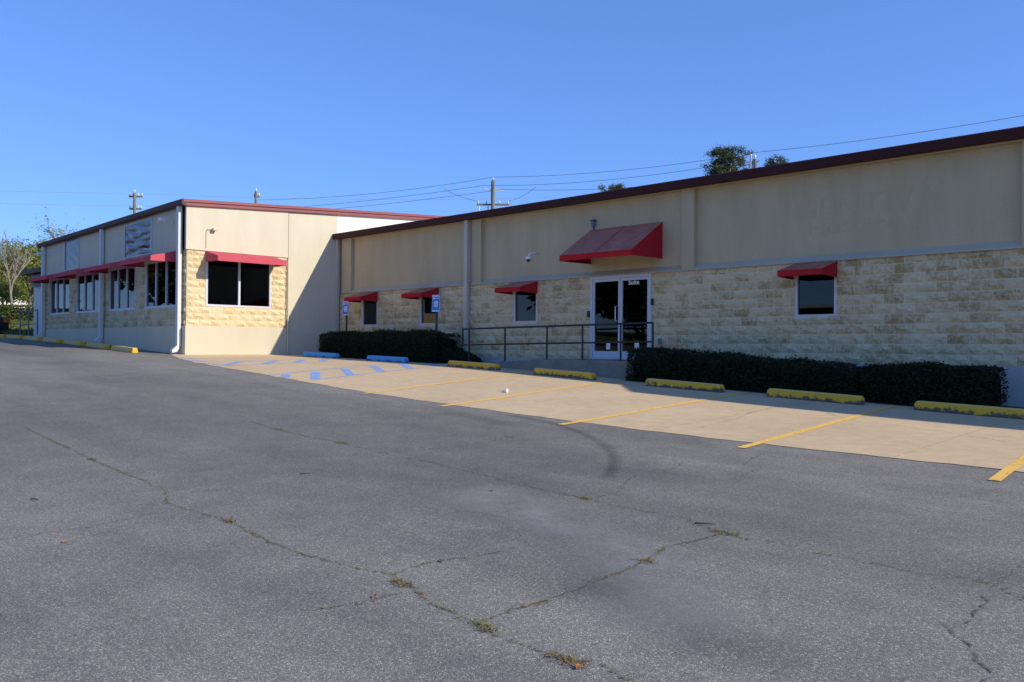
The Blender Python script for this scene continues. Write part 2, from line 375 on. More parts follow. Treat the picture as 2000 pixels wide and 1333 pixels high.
for a, b in (((3.1,-7.15),(4.2,-7.0)), ((5.0,-7.55),(6.2,-7.35)), ((1.6,-6.7),(2.7,-6.6))):
    strip([a, b], .16).build('aisle_stripe', M_['bline'], ap)
def soft_strip(pts, w, dz, name, m):
    P = []
    for a, b in zip(pts[:-1], pts[1:]):
        k = max(1, int(math.dist(a, b)/.12)); P += [(a[0]+(b[0]-a[0])*i/k, a[1]+(b[1]-a[1])*i/k) for i in range(k)]
    P.append(pts[-1]); P = [tuple(np.mean(P[max(0, i-6):i+7], 0)) for i in range(len(P))]
    mb = MB(); vv = []; fd = []; cs = (-1, -.6, -.25, .1, .5, 1); ca = (0, .6, 1, .9, .6, 0)
    for i, p in enumerate(P):
        q0, q1 = P[max(i-1, 0)], P[min(i+1, len(P)-1)]; d = Vector((q1[0]-q0[0], q1[1]-q0[1])).normalized(); nn = Vector((-d.y, d.x))
        e = min(1, min(i, len(P)-1-i)/6)
        for c, a in zip(cs, ca):
            x, y = p[0]+nn.x*c*w/2, p[1]+nn.y*c*w/2; vv.append((x, y, float(G(x, y))+dz)); fd.append(a*e)
    n = len(cs); mb.add(vv, [(i*n+j, i*n+j+1, (i+1)*n+j+1, (i+1)*n+j) for i in range(len(P)-1) for j in range(n-1)])
    o = mb.build(name, m, lot); at = o.data.attributes.new('fade', 'FLOAT', 'POINT'); at.data.foreach_set('value', fd); return o
# slab joints and one wandering crack in the apron
for x in (3.0, 6.9, 11.9, 16.2, 19.6, 22.9, 27.5): strip([(x, float(apron(x, 0))+.03), (x-.25, -2.2)], .007, .009).build('slab_joint', M_['crack'], ap)
strip([(19.9,-7.3),(19.75,-6.1),(19.45,-5.0),(19.3,-3.5),(20.0,-3.85),(20.6,-4.5),(21.2,-4.95),(22.5,-5.2),(23.6,-5.8),(25,-6)], .008, .009, wob=.5).build('slab_crack', M_['crack'], ap)
# seams and cracks of the asphalt
CRACKS = [[(14.02, -14.3), (14.95, -14.38), (16.04, -14.43), (16.88, -14.5), (17.73, -14.54), (18.43, -14.55), (19.03, -14.61), (19.51, -14.81), (19.86, -14.8), (20.15, -14.77), (20.47, -14.75), (20.88, -14.8), (21.35, -14.86), (21.68, -14.86), (21.93, -14.84), (22.22, -14.8), (22.42, -14.76), (22.54, -14.72), (22.66, -14.79), (22.83, -14.8), (23.02, -14.88), (23.2, -14.92), (23.39, -14.94), (23.55, -14.95), (23.62, -14.99), (23.81, -15.0), (24.05, -14.99), (24.24, -14.98), (24.31, -14.92), (24.44, -14.95), (24.55, -14.97), (24.68, -14.98)], [(15.24, -11.71), (16.15, -11.82), (17.03, -11.85), (17.62, -11.81), (18.35, -11.87), (19.04, -11.92), (19.63, -11.89), (20.11, -11.95), (20.56, -12.01), (20.94, -12.09), (21.28, -12.1), (21.83, -12.13), (22.3, -12.18), (22.64, -12.18), (22.98, -12.17), (23.15, -12.3), (23.42, -12.37), (23.59, -12.42), (23.86, -12.36), (24.08, -12.42), (24.33, -12.4), (24.59, -12.4), (24.83, -12.43), (25.02, -12.33), (25.21, -12.35), (25.42, -12.52), (25.57, -12.61)], [(23.42, -12.37), (23.4, -12.71), (23.34, -13.01), (23.44, -13.32), (23.5, -13.67), (23.5, -13.94), (23.54, -14.17), (23.55, -14.4), (23.52, -14.67), (23.54, -14.93)], [(19.9, -16.18), (19.89, -15.93), (19.95, -15.59), (19.87, -15.31), (19.83, -14.96)], [(18.29, -14.02), (18.23, -13.54), (18.36, -13.16), (18.35, -12.68), (18.45, -12.3), (18.69, -11.64), (18.82, -11.2), (18.83, -10.58), (18.76, -10.01)], [(18.66, -9.81), (19.11, -9.99), (19.46, -9.93), (19.81, -9.86), (20.32, -9.9), (20.83, -9.92), (21.35, -9.89), (21.92, -9.56), (22.29, -9.75), (22.79, -9.58), (23.36, -9.7), (23.95, -9.72), (24.66, -9.8), (24.91, -9.89)], [(21.91, -12.12), (21.95, -11.77), (21.7, -11.33), (21.52, -10.94), (21.49, -10.55), (21.55, -10.27), (21.4, -9.91)], [(22.26, -10.2), (22.22, -9.83), (22.29, -9.75)], [(21.92, -9.56), (21.79, -9.08), (21.64, -8.57)], [(25.19, -11.64), (25.23, -12.08), (25.21, -12.35)], [(25.25, -12.62), (25.3, -12.76), (25.32, -12.98), (25.34, -13.18)], [(25.25, -13.26), (25.33, -13.4), (25.44, -13.49), (25.5, -13.61), (25.58, -13.7), (25.63, -13.81), (25.64, -13.9), (25.66, -14.0)], [(22.54, -14.72), (22.5, -14.6), (22.47, -14.43), (22.5, -14.36), (22.51, -14.26), (22.58, -14.1), (22.63, -13.74)], [(22.86, -14.9), (22.84, -15.03), (22.84, -15.19), (22.77, -15.38), (22.72, -15.49)]]
for k, c in enumerate(CRACKS):
    strip(c, .0075 if k not in (11, 10) else .014, .005, sub=.05, wob=.95).build('crack', M_['crack'], lot)
soft_strip([(16.3,-8.4),(16.9,-8.25),(17.76,-8.3),(18.89,-8.75),(20.03,-9.5),(20.81,-10.31),(21.35,-11.1),(21.74,-11.81)], .20, .005, 'tyre_mark', M_['tyre'])
soft_strip([(15.3,-8.7),(16.6,-8.75),(17.6,-9.0),(18.3,-9.5)], .5, .005, 'tyre_mark', M_['stain'])
soft_strip([(20.3,-12.6),(21.2,-12.7),(22.2,-12.85),(23.0,-13.2),(23.9,-13.9),(24.9,-14.6)], 1.0, .005, 'dust_patch', M_['dust'])
soft_strip([(22.0,-12.9),(22.8,-13.3),(23.6,-13.9),(24.2,-14.6)], .6, .006, 'tyre_mark', M_['stain'])
soft_strip([(22.9,-13.6),(23.9,-14.1),(24.9,-14.3),(25.6,-14.2)], .9, .006, 'tyre_mark', M_['stain'])
# weeds in the seams
mb = MB()
for k, c in enumerate(CRACKS):
    dens = {0: 44, 1: 24, 2: 60, 3: 14, 4: 14, 5: 5, 6: 8, 12: 35, 13: 30}.get(k, 0)
    for a, b in zip(c[:-1], c[1:]):
        L = math.dist(a, b)
        for _ in range(int(L*dens*(.3+1.4*rnd.random()))):
            t = rnd.random(); x = a[0]+(b[0]-a[0])*t+rnd.gauss(0, .012); y = a[1]+(b[1]-a[1])*t+rnd.gauss(0, .012); z = float(G(x, y))
            for _ in range(3):
                an = rnd.uniform(0, 6.28); l = rnd.uniform(.008, .024); w = .0035; dx, dy = math.cos(an), math.sin(an)
                mb.add([(x-dy*w, y+dx*w, z+.004), (x+dy*w, y-dx*w, z+.004), (x+dx*l, y+dy*l, z+.004+l*rnd.uniform(.1, .8))], [(0, 1, 2)])
for (x, y, r_, nn) in ((22.72,-14.8,.07,90), (23.42,-12.37,.07,80), (23.6,-14.97,.06,70), (23.46,-13.4,.06,60), (20.5,-14.75,.05,50), (17.7,-11.83,.06,50), (16.2,-11.8,.06,50), (24.2,-15,.08,80), (21.9,-12.13,.05,50), (18.7,-9.9,.05,30), (16.9,-14.5,.05,40)):
    for _ in range(nn):
        a = rnd.uniform(0, 6.28); rr = r_*math.sqrt(rnd.random()); px, py = x+rr*1.6*math.cos(a), y+rr*.7*math.sin(a); z = float(G(px, py)); an = rnd.uniform(0, 6.28); l = rnd.uniform(.015, .045); dx, dy = math.cos(an), math.sin(an)
        mb.add([(px-dy*.004, py+dx*.004, z+.003), (px+dy*.004, py-dx*.004, z+.003), (px+dx*l, py+dy*l, z+l*rnd.uniform(.3, 1))], [(0, 1, 2)])
tag(mb.build('weeds', M_['weed']), 'sparse yellow green weeds and dead grass growing in the asphalt seams', 'weeds', kind='stuff')

# ------------------------------------------------------------------ split face blocks
BL, BH = .4064, .2032
def block_mesh(seed, name='block'):
    r = random.Random(seed); nx, nz = 8, 4; v = []; f = []
    hs = {}
    ang = r.uniform(-.6, .6); amp = r.uniform(.012, .028)
    for j in range(nz+1):
        for i in range(nx+1):
            u, w = i/nx, j/nz; edge = min(u*4, (1-u)*4, w*2.6, (1-w)*2.6, 1)
            d = edge*(.012 + amp*(.5+.5*math.sin(ang*6+u*5*math.cos(ang)+w*4)) + r.uniform(-.010, .010))
            d = d+.010; x = u*(BL-.013) - (BL-.013)/2 + (r.uniform(-.012, .012) if 0 < i < nx else 0); z = w*(BH-.012) - (BH-.012)/2 + (r.uniform(-.010, .010) if 0 < j < nz else 0)
            v.append((x, -d, z))
    for j in range(nz):
        for i in range(nx):
            a = j*(nx+1)+i; q = (a, a+1, a+nx+2, a+nx+1)
            if r.random() < .5: f += [(q[0], q[1], q[2]), (q[0], q[2], q[3])]
            else: f += [(q[0], q[1], q[3]), (q[1], q[2], q[3])]
    n = len(v); x0, x1, z0, z1 = -(BL-.013)/2, (BL-.013)/2, -(BH-.012)/2, (BH-.012)/2
    v += [(x0, .03, z0), (x1, .03, z0), (x1, .03, z1), (x0, .03, z1)]
    b = [i for i in range(nx+1)]; t = [nz*(nx+1)+i for i in range(nx+1)]; l = [j*(nx+1) for j in range(nz+1)]; rr = [j*(nx+1)+nx for j in range(nz+1)]
    f += [tuple(b[::-1])+(n, n+1), tuple(t)+(n+2, n+3), tuple(l)+(n+3, n), tuple(rr[::-1])+(n+1, n+2)]
    return v, f
VAR = [block_mesh(100+i) for i in range(10)]
def block_meshes(material):
    out = []
    for v, f in VAR:
        me = bpy.data.meshes.new('block'); me.from_pydata(v, [], f); me.materials.append(material); out.append(me)
    return out
def courses(u0, u1, z0, z1, holes, phase=0):
    """running bond pieces (u centre, width, z centre, height)"""
    out = []; k = 0; z = z0
    while z < z1-.02:
        h = min(BH, z1-z); u = u0 - (BL/2 if (k+phase) % 2 else 0)
        while u < u1-.01:
            a, b = max(u, u0), min(u+BL, u1); segs = [(a, b)]
            for hx0, hx1, hz0, hz1 in holes:
                if z+h > hz0+.04 and z < hz1-.04:
                    ns = []
                    for p, q in segs:
                        if hx1 <= p or hx0 >= q: ns.append((p, q)); continue
                        if p < hx0: ns.append((p, hx0))
                        if q > hx1: ns.append((hx1, q))
                    segs = ns
            for p, q in segs:
                if q-p > .05: out.append(((p+q)/2, q-p, z+h/2, h))
            u += BL
        z += BH; k += 1
    return out
def lay(pieces, place, parent, meshes, jmat, limit, key, fix=None):
    """place(u, z) -> (location, rotz); the largest in view become parts of their own, the rest one mesh"""
    pieces = sorted(pieces, key=key); r = random.Random(3); rest = MB(); rv = []
    for i, (u, w, z, h) in enumerate(pieces):
        loc, rz = place(u, z); k = r.randrange(10)
        if i < limit:
            o = bpy.data.objects.new('block', meshes[k]); COL.objects.link(o); o.location = loc; o.rotation_euler.z = rz
            o.scale = (w/BL, r.uniform(.8, 1.25), h/BH); put(o, parent)
        else:
            v, f = VAR[k]; c, s = math.cos(rz), math.sin(rz); sy = r.uniform(.8, 1.2)
            rest.add([(loc[0]+c*x*w/BL-s*y*sy, loc[1]+s*x*w/BL+c*y*sy, loc[2]+zz*h/BH) for x, y, zz in v], f); rv.append((len(f), r.random()))
    if rest.f:
        me = bpy.data.meshes.new('blocks'); me.from_pydata([fix(p) for p in rest.v] if fix else rest.v, [], rest.f); me.materials.append(jmat)
        at = me.attributes.new('rnd', 'FLOAT', 'FACE'); at.data.foreach_set('value', [q for n_, q in rv for _ in range(n_)])
        o = bpy.data.objects.new('blocks', me); COL.objects.link(o); put(o, parent); o['kind'] = 'stuff'
def wall_with_holes(mb, u0, u1, z0, z1, holes, put_box):
    """boxes filling a wall around rectangular openings"""
    us = sorted({u0, u1} | {h[0] for h in holes} | {h[1] for h in holes})
    for a, b in zip(us[:-1], us[1:]):
        hs = sorted([(h[2], h[3]) for h in holes if h[0] <= a+1e-6 and h[1] >= b-1e-6]); z = z0
        for p, q in hs:
            if p > z: put_box(a, b, z, p)
            z = max(z, q)
        if z < z1: put_box(a, b, z, z1)

# ------------------------------------------------------------------ main building (long low wing)
B = thing('long_building', (11, 0, 1.0), 'long low building in shade with tan split block wall and khaki stucco panels above', 'building')
XE = 34.0; FT = 1.32; SB = 3.49
WIN = [(17.59, 18.53), (8.90, 9.84), (4.64, 5.56), (1.47, 2.37)]; WZ = (2.31, 3.40)
DOOR = (11.79, 13.75, 1.335, 3.485)
holes = [(a, b, *WZ) for a, b in WIN] + [DOOR]
mb = MB(); wall_with_holes(mb, .0, XE, FT, SB, holes, lambda a, b, p, q: mb.box(a, b, -.001, .25, p, q)); mb.build('wall_backing', M_['mortar'], B)
pcs = courses(.02, XE, FT, SB, holes)
lay(pcs, lambda u, z: ((u, .004, z), 0), B, block_meshes(M_['block']), M_['block_j'], 300, lambda p: (abs(p[0]-17.7) if p[0] < 22.6 else 99))
mb = MB(); mb.box(0, XE, -.03, .25, -.5, FT); mb.build('foundation', M_['found'], B)
# stucco frieze: recessed panels in a frame of pilasters, band and sloping sill
PIL = [(.27, .84), (7.15, 7.55), (14.67, 15.02), (22.05, 22.42), (29.4, 29.8)]
zt = lambda x: 5.62 + .0034*min(x, 24)
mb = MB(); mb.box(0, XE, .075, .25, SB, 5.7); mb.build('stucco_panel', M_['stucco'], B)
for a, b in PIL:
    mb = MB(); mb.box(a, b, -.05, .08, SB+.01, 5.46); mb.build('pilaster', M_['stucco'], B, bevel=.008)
ends = [0.0] + [p for ab in PIL for p in ab] + [XE]
for a, b in zip(ends[0::2], ends[1::2]):
    if b-a < .3: continue
    mb = MB(); mb.prism([(-.062, SB), (.2, SB), (.2, SB+.15), (.076, SB+.15), (-.062, SB+.025)], 'x', a-.001 if a else a, b+.001); mb.build('sill', M_['sill'], B)
for a, b in PIL:
    mb = MB(); mb.box(a+.002, b-.002, -.064, .1, SB-.002, SB+.03); mb.build('sill', M_['sill'], B)
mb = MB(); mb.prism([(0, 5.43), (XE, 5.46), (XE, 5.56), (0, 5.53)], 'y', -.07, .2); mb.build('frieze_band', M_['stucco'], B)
mb = MB(); mb.add([(x, y, z) for x in (-.02, XE) for y, z in ((-.28, zt(x)-.19), (-.30, zt(x)-.02), (-.27, zt(x)), (-.05, zt(x)), (-.05, zt(x)-.19))],
       [(0,1,2,3,4)[::-1], (5,6,7,8,9), (0,5,6,1), (1,6,7,2), (2,7,8,3), (3,8,9,4), (4,9,5,0)]); mb.build('fascia_gutter', M_['maroon'], B)
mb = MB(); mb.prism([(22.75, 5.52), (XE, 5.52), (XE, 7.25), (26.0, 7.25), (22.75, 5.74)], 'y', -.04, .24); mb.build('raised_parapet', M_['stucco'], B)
mb = MB(); mb.beam((26.0, -.03, 7.28), (XE, -.03, 7.28), .5, .14); mb.beam((22.7, -.03, 5.77), (26.0, -.03, 7.28), .5, .12); mb.build('parapet_cap', M_['maroon'], B)
mb = MB(); mb.box(.02, XE, -.045, 14, 5.50, 5.64); mb.build('roof', M_['roof'], B)
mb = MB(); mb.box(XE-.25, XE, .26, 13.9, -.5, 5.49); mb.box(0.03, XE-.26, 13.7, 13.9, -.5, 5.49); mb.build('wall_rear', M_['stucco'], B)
mb = MB(); mb.box(.03, XE-.3, 3.0, 3.1, .9, 5.49); mb.box(.03, XE-.3, .26, 3.0, 1.2, 1.3); mb.build('interior', M_['room'], B)
for x0 in (6.93, .03):
    mb = MB(); mb.box(x0, x0+.15, -.175, -.075, 1.25 if x0 > 1 else 1.5, 5.50)
    mb.prism([(-.175, 1.25 if x0 > 1 else 1.5), (-.075, 1.25 if x0 > 1 else 1.5), (-.20, 1.08 if x0 > 1 else 1.36), (-.30, 1.10 if x0 > 1 else 1.38)], 'x', x0+.002, x0+.148)
    mb.build('downspout', M_['spout'], B)
def window_x(parent, x0, x1, z0, z1, y, panes, gm, fr=.055, fmat='alum', fix=None):
    """window in a wall facing -y"""
    mb = MB(); mb.box(x0, x0+fr, y-.03, y+.05, z0, z1); mb.box(x1-fr, x1, y-.03, y+.05, z0, z1); mb.box(x0+fr, x1-fr, y-.028, y+.05, z0, z0+fr); mb.box(x0+fr, x1-fr, y-.028, y+.05, z1-fr, z1)
    w = mb.build('window', M_[fmat], parent, fix=fix)
    for i in range(1, panes):
        xm = x0+(x1-x0)*i/panes; m2 = MB(); m2.box(xm-fr*.45, xm+fr*.45, y-.026, y+.05, z0+fr, z1-fr); m2.build('mullion', M_[fmat], w, fix=fix)
    for i in range(panes):
        a = x0+(x1-x0)*i/panes+.01; b = x0+(x1-x0)*(i+1)/panes-.01
        m2 = MB(); m2.add([(a, y+.02, z0+.02), (b, y+.02, z0+.02), (b, y+.02, z1-.02), (a, y+.02, z1-.02)], [(0,1,2,3)]); m2.build('pane', gm, w, fix=fix, recalc=False)
    m2 = MB(); m2.box(x0-.02, x1+.02, y-.05, y+.04, z0-.035, z0-.001); m2.build('window_sill', M_[fmat], w, fix=fix)
    return w
for a, b in WIN: window_x(B, a, b, *WZ, .03, 1, M_['glass'])
def awning(parent, loc, rz, w, p, zt_, zf, zb, zwb, top, side, label=None, fix=None):
    """local: wall at y=0, projecting to -y; w width; heights: wall top, front top, front bottom, wall bottom"""
    c, s = math.cos(rz), math.sin(rz)
    T = lambda q: (loc[0]+c*q[0]-s*q[1], loc[1]+s*q[0]+c*q[1], loc[2]+q[2])
    FX = (lambda q: fix(T(q))) if fix else T
    h = w/2; t = .012
    mb = MB(); mb.add([(-h, 0, zt_), (h, 0, zt_), (h, -p, zf), (-h, -p, zf), (-h, 0, zt_-t), (h, 0, zt_-t), (h, -p+t, zf-t), (-h, -p+t, zf-t)], [(0,3,2,1),(4,5,6,7),(0,1,5,4),(1,2,6,5),(2,3,7,6),(3,0,4,7)])
    aw = mb.build('awning', top, parent, fix=FX)
    if label: aw['label'] = label
    for q in ([0.] if w > 2 else []):
        sl_ = (zf-zt_)/p; mb = MB(); mb.add([(q-.012, -.005, zt_+.003), (q+.012, -.005, zt_+.003), (q+.012, -p, zf+.003), (q-.012, -p, zf+.003)], [(0,1,2,3)]); mb.build('seam', side, aw, fix=FX)
    mb = MB(); mb.box(-h, h, -p-.004, -p+.008, zb, zf-.001); mb.build('valance', side, aw, fix=FX)
    for sx in (-1, 1):
        mb = MB(); mb.prism([(0.0, zwb), (0.0, zt_-.002), (-p, zf-.002), (-p, zb)], 'x', sx*h-.004+sx*.003, sx*h+.004+sx*.003); mb.build('side_panel', side, aw, fix=FX)
    mb = MB()
    for q in ((-h+.02), (h-.02)): mb.tube([(q, -.01, zwb+.02), (q, -p+.02, zb+.02)], .012, 6)
    mb.tube([(-h+.02, -p+.02, zb+.02), (h-.02, -p+.02, zb+.02)], .012, 6); mb.build('awning_frame', M_['under'], aw, fix=FX)
    return aw
for a, b in WIN: awning(B, ((a+b)/2, -.03, 0), 0, b-a+.05, .70, 3.475, 3.285, 3.155, 3.13, M_['awntop'], M_['awning'])
awning(B, (12.87, .07, 0), 0, 2.30, 1.24, 4.755, 3.975, 3.83, 3.84, M_['awntop'], M_['awning'], 'large deep red awning over the entrance doors')
# entrance doors
x0, x1, z0, z1 = DOOR
mb = MB(); mb.box(x0, x0+.06, -.02, .12, z0, z1); mb.box(x1-.06, x1, -.02, .12, z0, z1); mb.box(x0+.06, x1-.06, -.018, .12, z1-.06, z1); mb.box(x0+.06, x1-.06, -.03, .12, z0-.02, z0+.02)
D = mb.build('entrance_doors', M_['alum'], B)
xm = (x0+x1)/2
for a, b, s in ((x0+.065, xm-.006, 1), (xm+.006, x1-.065, -1)):
    zA, zB = z0+.025, z1-.065; mb = MB(); st = .06
    mb.box(a, a+st, 0, .045, zA, zB); mb.box(b-st, b, 0, .045, zA, zB); mb.box(a+st, b-st, .001, .045, zA, zA+.17); mb.box(a+st, b-st, .001, .045, zB-.075, zB)
    mb.build('door_leaf', M_['alum'], D)
    mb = MB(); mb.add([(a+.08, .024, zA+.15), (b-.08, .024, zA+.15), (b-.08, .024, zB-.08), (a+.08, .024, zB-.08)], [(0,1,2,3)]); mb.build('door_glass', M_['doorglass'], D, recalc=False)
    mb = MB(); mb.box(a+st, b-st, .03, .05, zA+1.0, zA+1.03); mb.build('push_bar', M_['chrome'], D)
    mb = MB(); mb.box((a+b)/2-.0, (a+b)/2+.13, .012, .017, zA+.215, zA+.39); mb.build('notice', M_['paper'], D)
mb = MB(); hx = xm-.10
for q in (hx, xm+.10): mb.tube([(q, .0, 2.30), (q, -.07, 2.32), (q, -.07, 2.68), (q, 0, 2.70)], .014, 8)
mb.build('door_handle', M_['chrome'], D)
mb = MB(); mb.box(13.33, 13.56, .09, .094, 1.78, 2.02); mb.build('paper_sheet', M_['card'], D)
def text_mesh(body, size, name, material, loc, parent, rz=0, offset=0., extrude=.0015, width=None, bold=False):
    cu = bpy.data.curves.new('t', 'FONT'); cu.body = body; cu.size = size; cu.extrude = extrude; cu.offset = offset
    o = bpy.data.objects.new('t', cu); COL.objects.link(o); bpy.context.view_layer.update()
    me = bpy.data.meshes.new_from_object(o.evaluated_get(bpy.context.evaluated_depsgraph_get())); bpy.data.objects.remove(o)
    xs = [q.co.x for q in me.vertices]; k = (width/(max(xs)-min(xs))) if width else 1; m0 = min(xs)
    c, s = math.cos(rz), math.sin(rz)
    for q in me.vertices:
        x, y, z = (q.co.x-m0)*k, q.co.y, q.co.z
        q.co = (loc[0]+c*x+s*z, loc[1]+s*x-c*z, loc[2]+y)
    me.materials.clear(); me.materials.append(material); o = bpy.data.objects.new(name, me); COL.objects.link(o); put(o, parent); return o
text_mesh('Suite', .165, 'lettering', M_['signwhite'], (13.02, .018, 3.235), D, offset=.004, width=.34)
text_mesh('GENTIVA', .62, 'ghost_lettering', M_['ghost'], (17.55, .0735, 4.44), B, width=3.05, offset=.008)
text_mesh('Hospice', .40, 'ghost_lettering', M_['ghost'], (17.85, .0735, 4.10), B, width=1.95, offset=.004)
# ramp and landing
mb = MB(); RY = -1.62
mb.prism([(7.6, .9), (14.42, .7), (14.42, 1.315), (11.4, 1.315), (8.3, float(G(8.3, -1.6))+.02), (7.6, float(G(7.6,-1.6))+.01)], 'y', RY, -.031)
rp = mb.build('ramp', M_['rampc'], bevel=.012); tag(rp, kind='structure')
# handrail
HR = thing('handrail', (8.4, -1.5, 1.2), 'black steel tube handrail along the ramp to the glass doors', 'handrail')
yr = -1.52; top = lambda x: 2.115+(x-8.42)*.0125; mid = lambda x: 1.675+(x-8.42)*.0135
mb = MB(); mb.tube([(8.42, yr, top(8.42)), (14.9, yr, top(14.9))], .024, 8); mb.build('top_rail', M_['black'], HR)
mb = MB(); mb.tube([(8.42, yr, mid(8.42)), (14.9, yr, mid(14.9))], .021, 8); mb.build('mid_rail', M_['black'], HR)
mb = MB(); mb.tube([(8.42, yr, mid(8.42)-.02), (8.42, yr, top(8.42)+.02)], .024, 8); mb.build('end_post', M_['black'], HR)
for x in (8.68, 10.1, 11.62, 12.8, 13.98, 14.9):
    zb = max(float(G(x, yr))+.01, min(1.315, float(G(8.3,-1.6))+.02+(x-8.3)*(1.315-float(G(8.3,-1.6))-.02)/3.1)) if x < 14.4 else float(G(x, yr))
    mb = MB(); mb.tube([(x, yr, zb), (x, yr, top(x))], .024, 8); p = mb.build('post', M_['black'], HR)
    mb = MB(); mb.box(x-.07, x+.07, yr-.06, yr+.06, zb, zb+.012); mb.build('base_plate', M_['black'], p)
# ------------------------------------------------------------------ corner building (higher, sunlit front)
LY = -5.64; LX = -13.3
C = thing('corner_building', (-6, -5.6, 1.2), 'higher cream stucco building with sunlit end wall, red roof edge and storefront windows', 'building')
def fx(p):
    x, y, z = p
    if x < 0 and z > 2.85: z -= .1*min(-x/13.3, 1.05)*(z-2.85)
    return (x, y, z)
BT, ST = 2.23, 4.63
FWIN = (-5.01, -2.68, 2.86, 4.42)
LWIN = [(-12.65, -10.36), (-9.57, -7.17), (-6.3, -3.96), (-3.11, -.72)]; LWZ = (2.86, 4.42)
rake = lambda y: 6.0 + .0597*(y+5.65)
# front (faces +x)
fh = [FWIN]
mb = MB(); wall_with_holes(mb, LY, -2.08, BT, ST, fh, lambda a, b, p, q: mb.box(-.25, .001, a, b, p, q)); mb.build('wall_backing', M_['mortar2'], C)
pcs = courses(LY+.01, -2.09, BT, ST, fh)
lay(pcs, lambda u, z: ((-.004, u, z), math.pi/2), C, block_meshes(M_['cream']), M_['cream_j'], 300, lambda p: 0)
mb = MB(); mb.prism([(LY-.045, ST), (-2.07, ST), (-2.07, rake(-2.07)+.05), (LY-.045, rake(LY)+.05)], 'x', -.2, .05); mb.build('stucco_panel', M_['stucco2'], C)
mb = MB(); mb.prism([(-2.045, 1.0), (-.08, 1.0), (-.08, rake(-.08)+.05), (-2.045, rake(-2.045)+.05)], 'x', -.25, .035); mb.build('stucco_wall', M_['stucco2'], C)
mb = MB(); mb.prism([(-.078, 1.0), (5.2, 1.0), (5.2, rake(5.2)+.05), (-.078, rake(-.078)+.05)], 'x', -.25, .028); mb.build('white_wall', M_['white'], C)
mb = MB(); mb.box(-.2, .06, LY-.055, -2.10, .8, BT); mb.build('base_wall', M_['base'], C, bevel=.01)
mb = MB(); mb.box(-.1, .07, -2.04, -.1, .8, 2.06); mb.build('base_wall', M_['base'], C, bevel=.01)
mb = MB(); mb.tube([(.09, -2.085, 1.2), (.09, -2.085, 4.6)], .028, 8); mb.build('pipe', M_['base'], C)
def window_y(parent, y0, y1, z0, z1, x, panes, gm, fr=.07):
    mb = MB(); mb.box(x-.05, x+.03, y0, y0+fr, z0, z1); mb.box(x-.05, x+.03, y1-fr, y1, z0, z1); mb.box(x-.05, x+.028, y0+fr, y1-fr, z0, z0+fr); mb.box(x-.05, x+.028, y0+fr, y1-fr, z1-fr, z1)
    w = mb.build('window', M_['alum'], parent)
    for i in range(1, panes):
        ym = y0+(y1-y0)*i/panes; m2 = MB(); m2.box(x-.05, x+.026, ym-fr*.5, ym+fr*.5, z0+fr, z1-fr); m2.build('mullion', M_['alum'], w)
    for i in range(panes):
        a = y0+(y1-y0)*i/panes+.01; b = y0+(y1-y0)*(i+1)/panes-.01
        m2 = MB(); m2.add([(x-.02, a, z0+.02), (x-.02, b, z0+.02), (x-.02, b, z1-.02), (x-.02, a, z1-.02)], [(0,1,2,3)]); m2.build('pane', gm, w, recalc=False)
    return w
window_y(C, *FWIN, -.01, 2, M_['doorglass'])
awning(C, (.03, (-5.0-2.6)/2, 0), math.pi/2, 2.42, .80, 4.62, 4.43, 4.27, 4.28, M_['awnpink'], M_['awnpink'])
# side (faces -y)
lh = [(a, b, *LWZ) for a, b in LWIN]
mb = MB(); wall_with_holes(mb, LX, -.01, BT, ST, lh, lambda a, b, p, q: mb.box(a, b, LY-.001, LY+.25, p, q)); mb.build('wall_backing', M_['mortar2'], C, fix=fx)
lay(courses(LX, -.02, BT, ST, lh, 1), lambda u, z: ((u, LY+.004, z), 0), C, [], M_['cream_j'], 0, lambda p: 0, fix=fx)
mb = MB()
for i in range(14): mb.box(LX+(-LX-.05)*i/14, LX+(-LX-.05)*(i+1)/14, LY-.045, LY+.2, ST, 6.02)
mb.build('stucco_panel', M_['stucco2'], C, fix=fx)
mb = MB(); mb.box(LX-.02, -.205, LY-.05, LY+.2, .8, BT); mb.build('base_wall', M_['base'], C)
for a, b in LWIN: window_x(C, a, b, *LWZ, LY+.03, 3, M_['glass'], .048, fix=fx)
for a, b in LWIN: awning(C, ((a+b)/2, LY-.03, 0), 0, b-a+.06, .82, 4.62, 4.43, 4.27, 4.28, M_['awnpink'], M_['awnpink'], fix=fx)
mb = MB(); mb.box(LX, LX+.2, LY+.05, 16, .8, 6.0); mb.box(LX, -.26, 15.8, 16, .8, 6.0); mb.build('wall_rear', M_['stucco2'], C, fix=fx)
mb = MB(); mb.box(LX+.2, -.26, -1.6, -1.5, .9, 5.6); mb.box(LX+.2, -.26, LY+.26, -1.6, 1.5, 1.6); mb.build('interior', M_['room'], C)
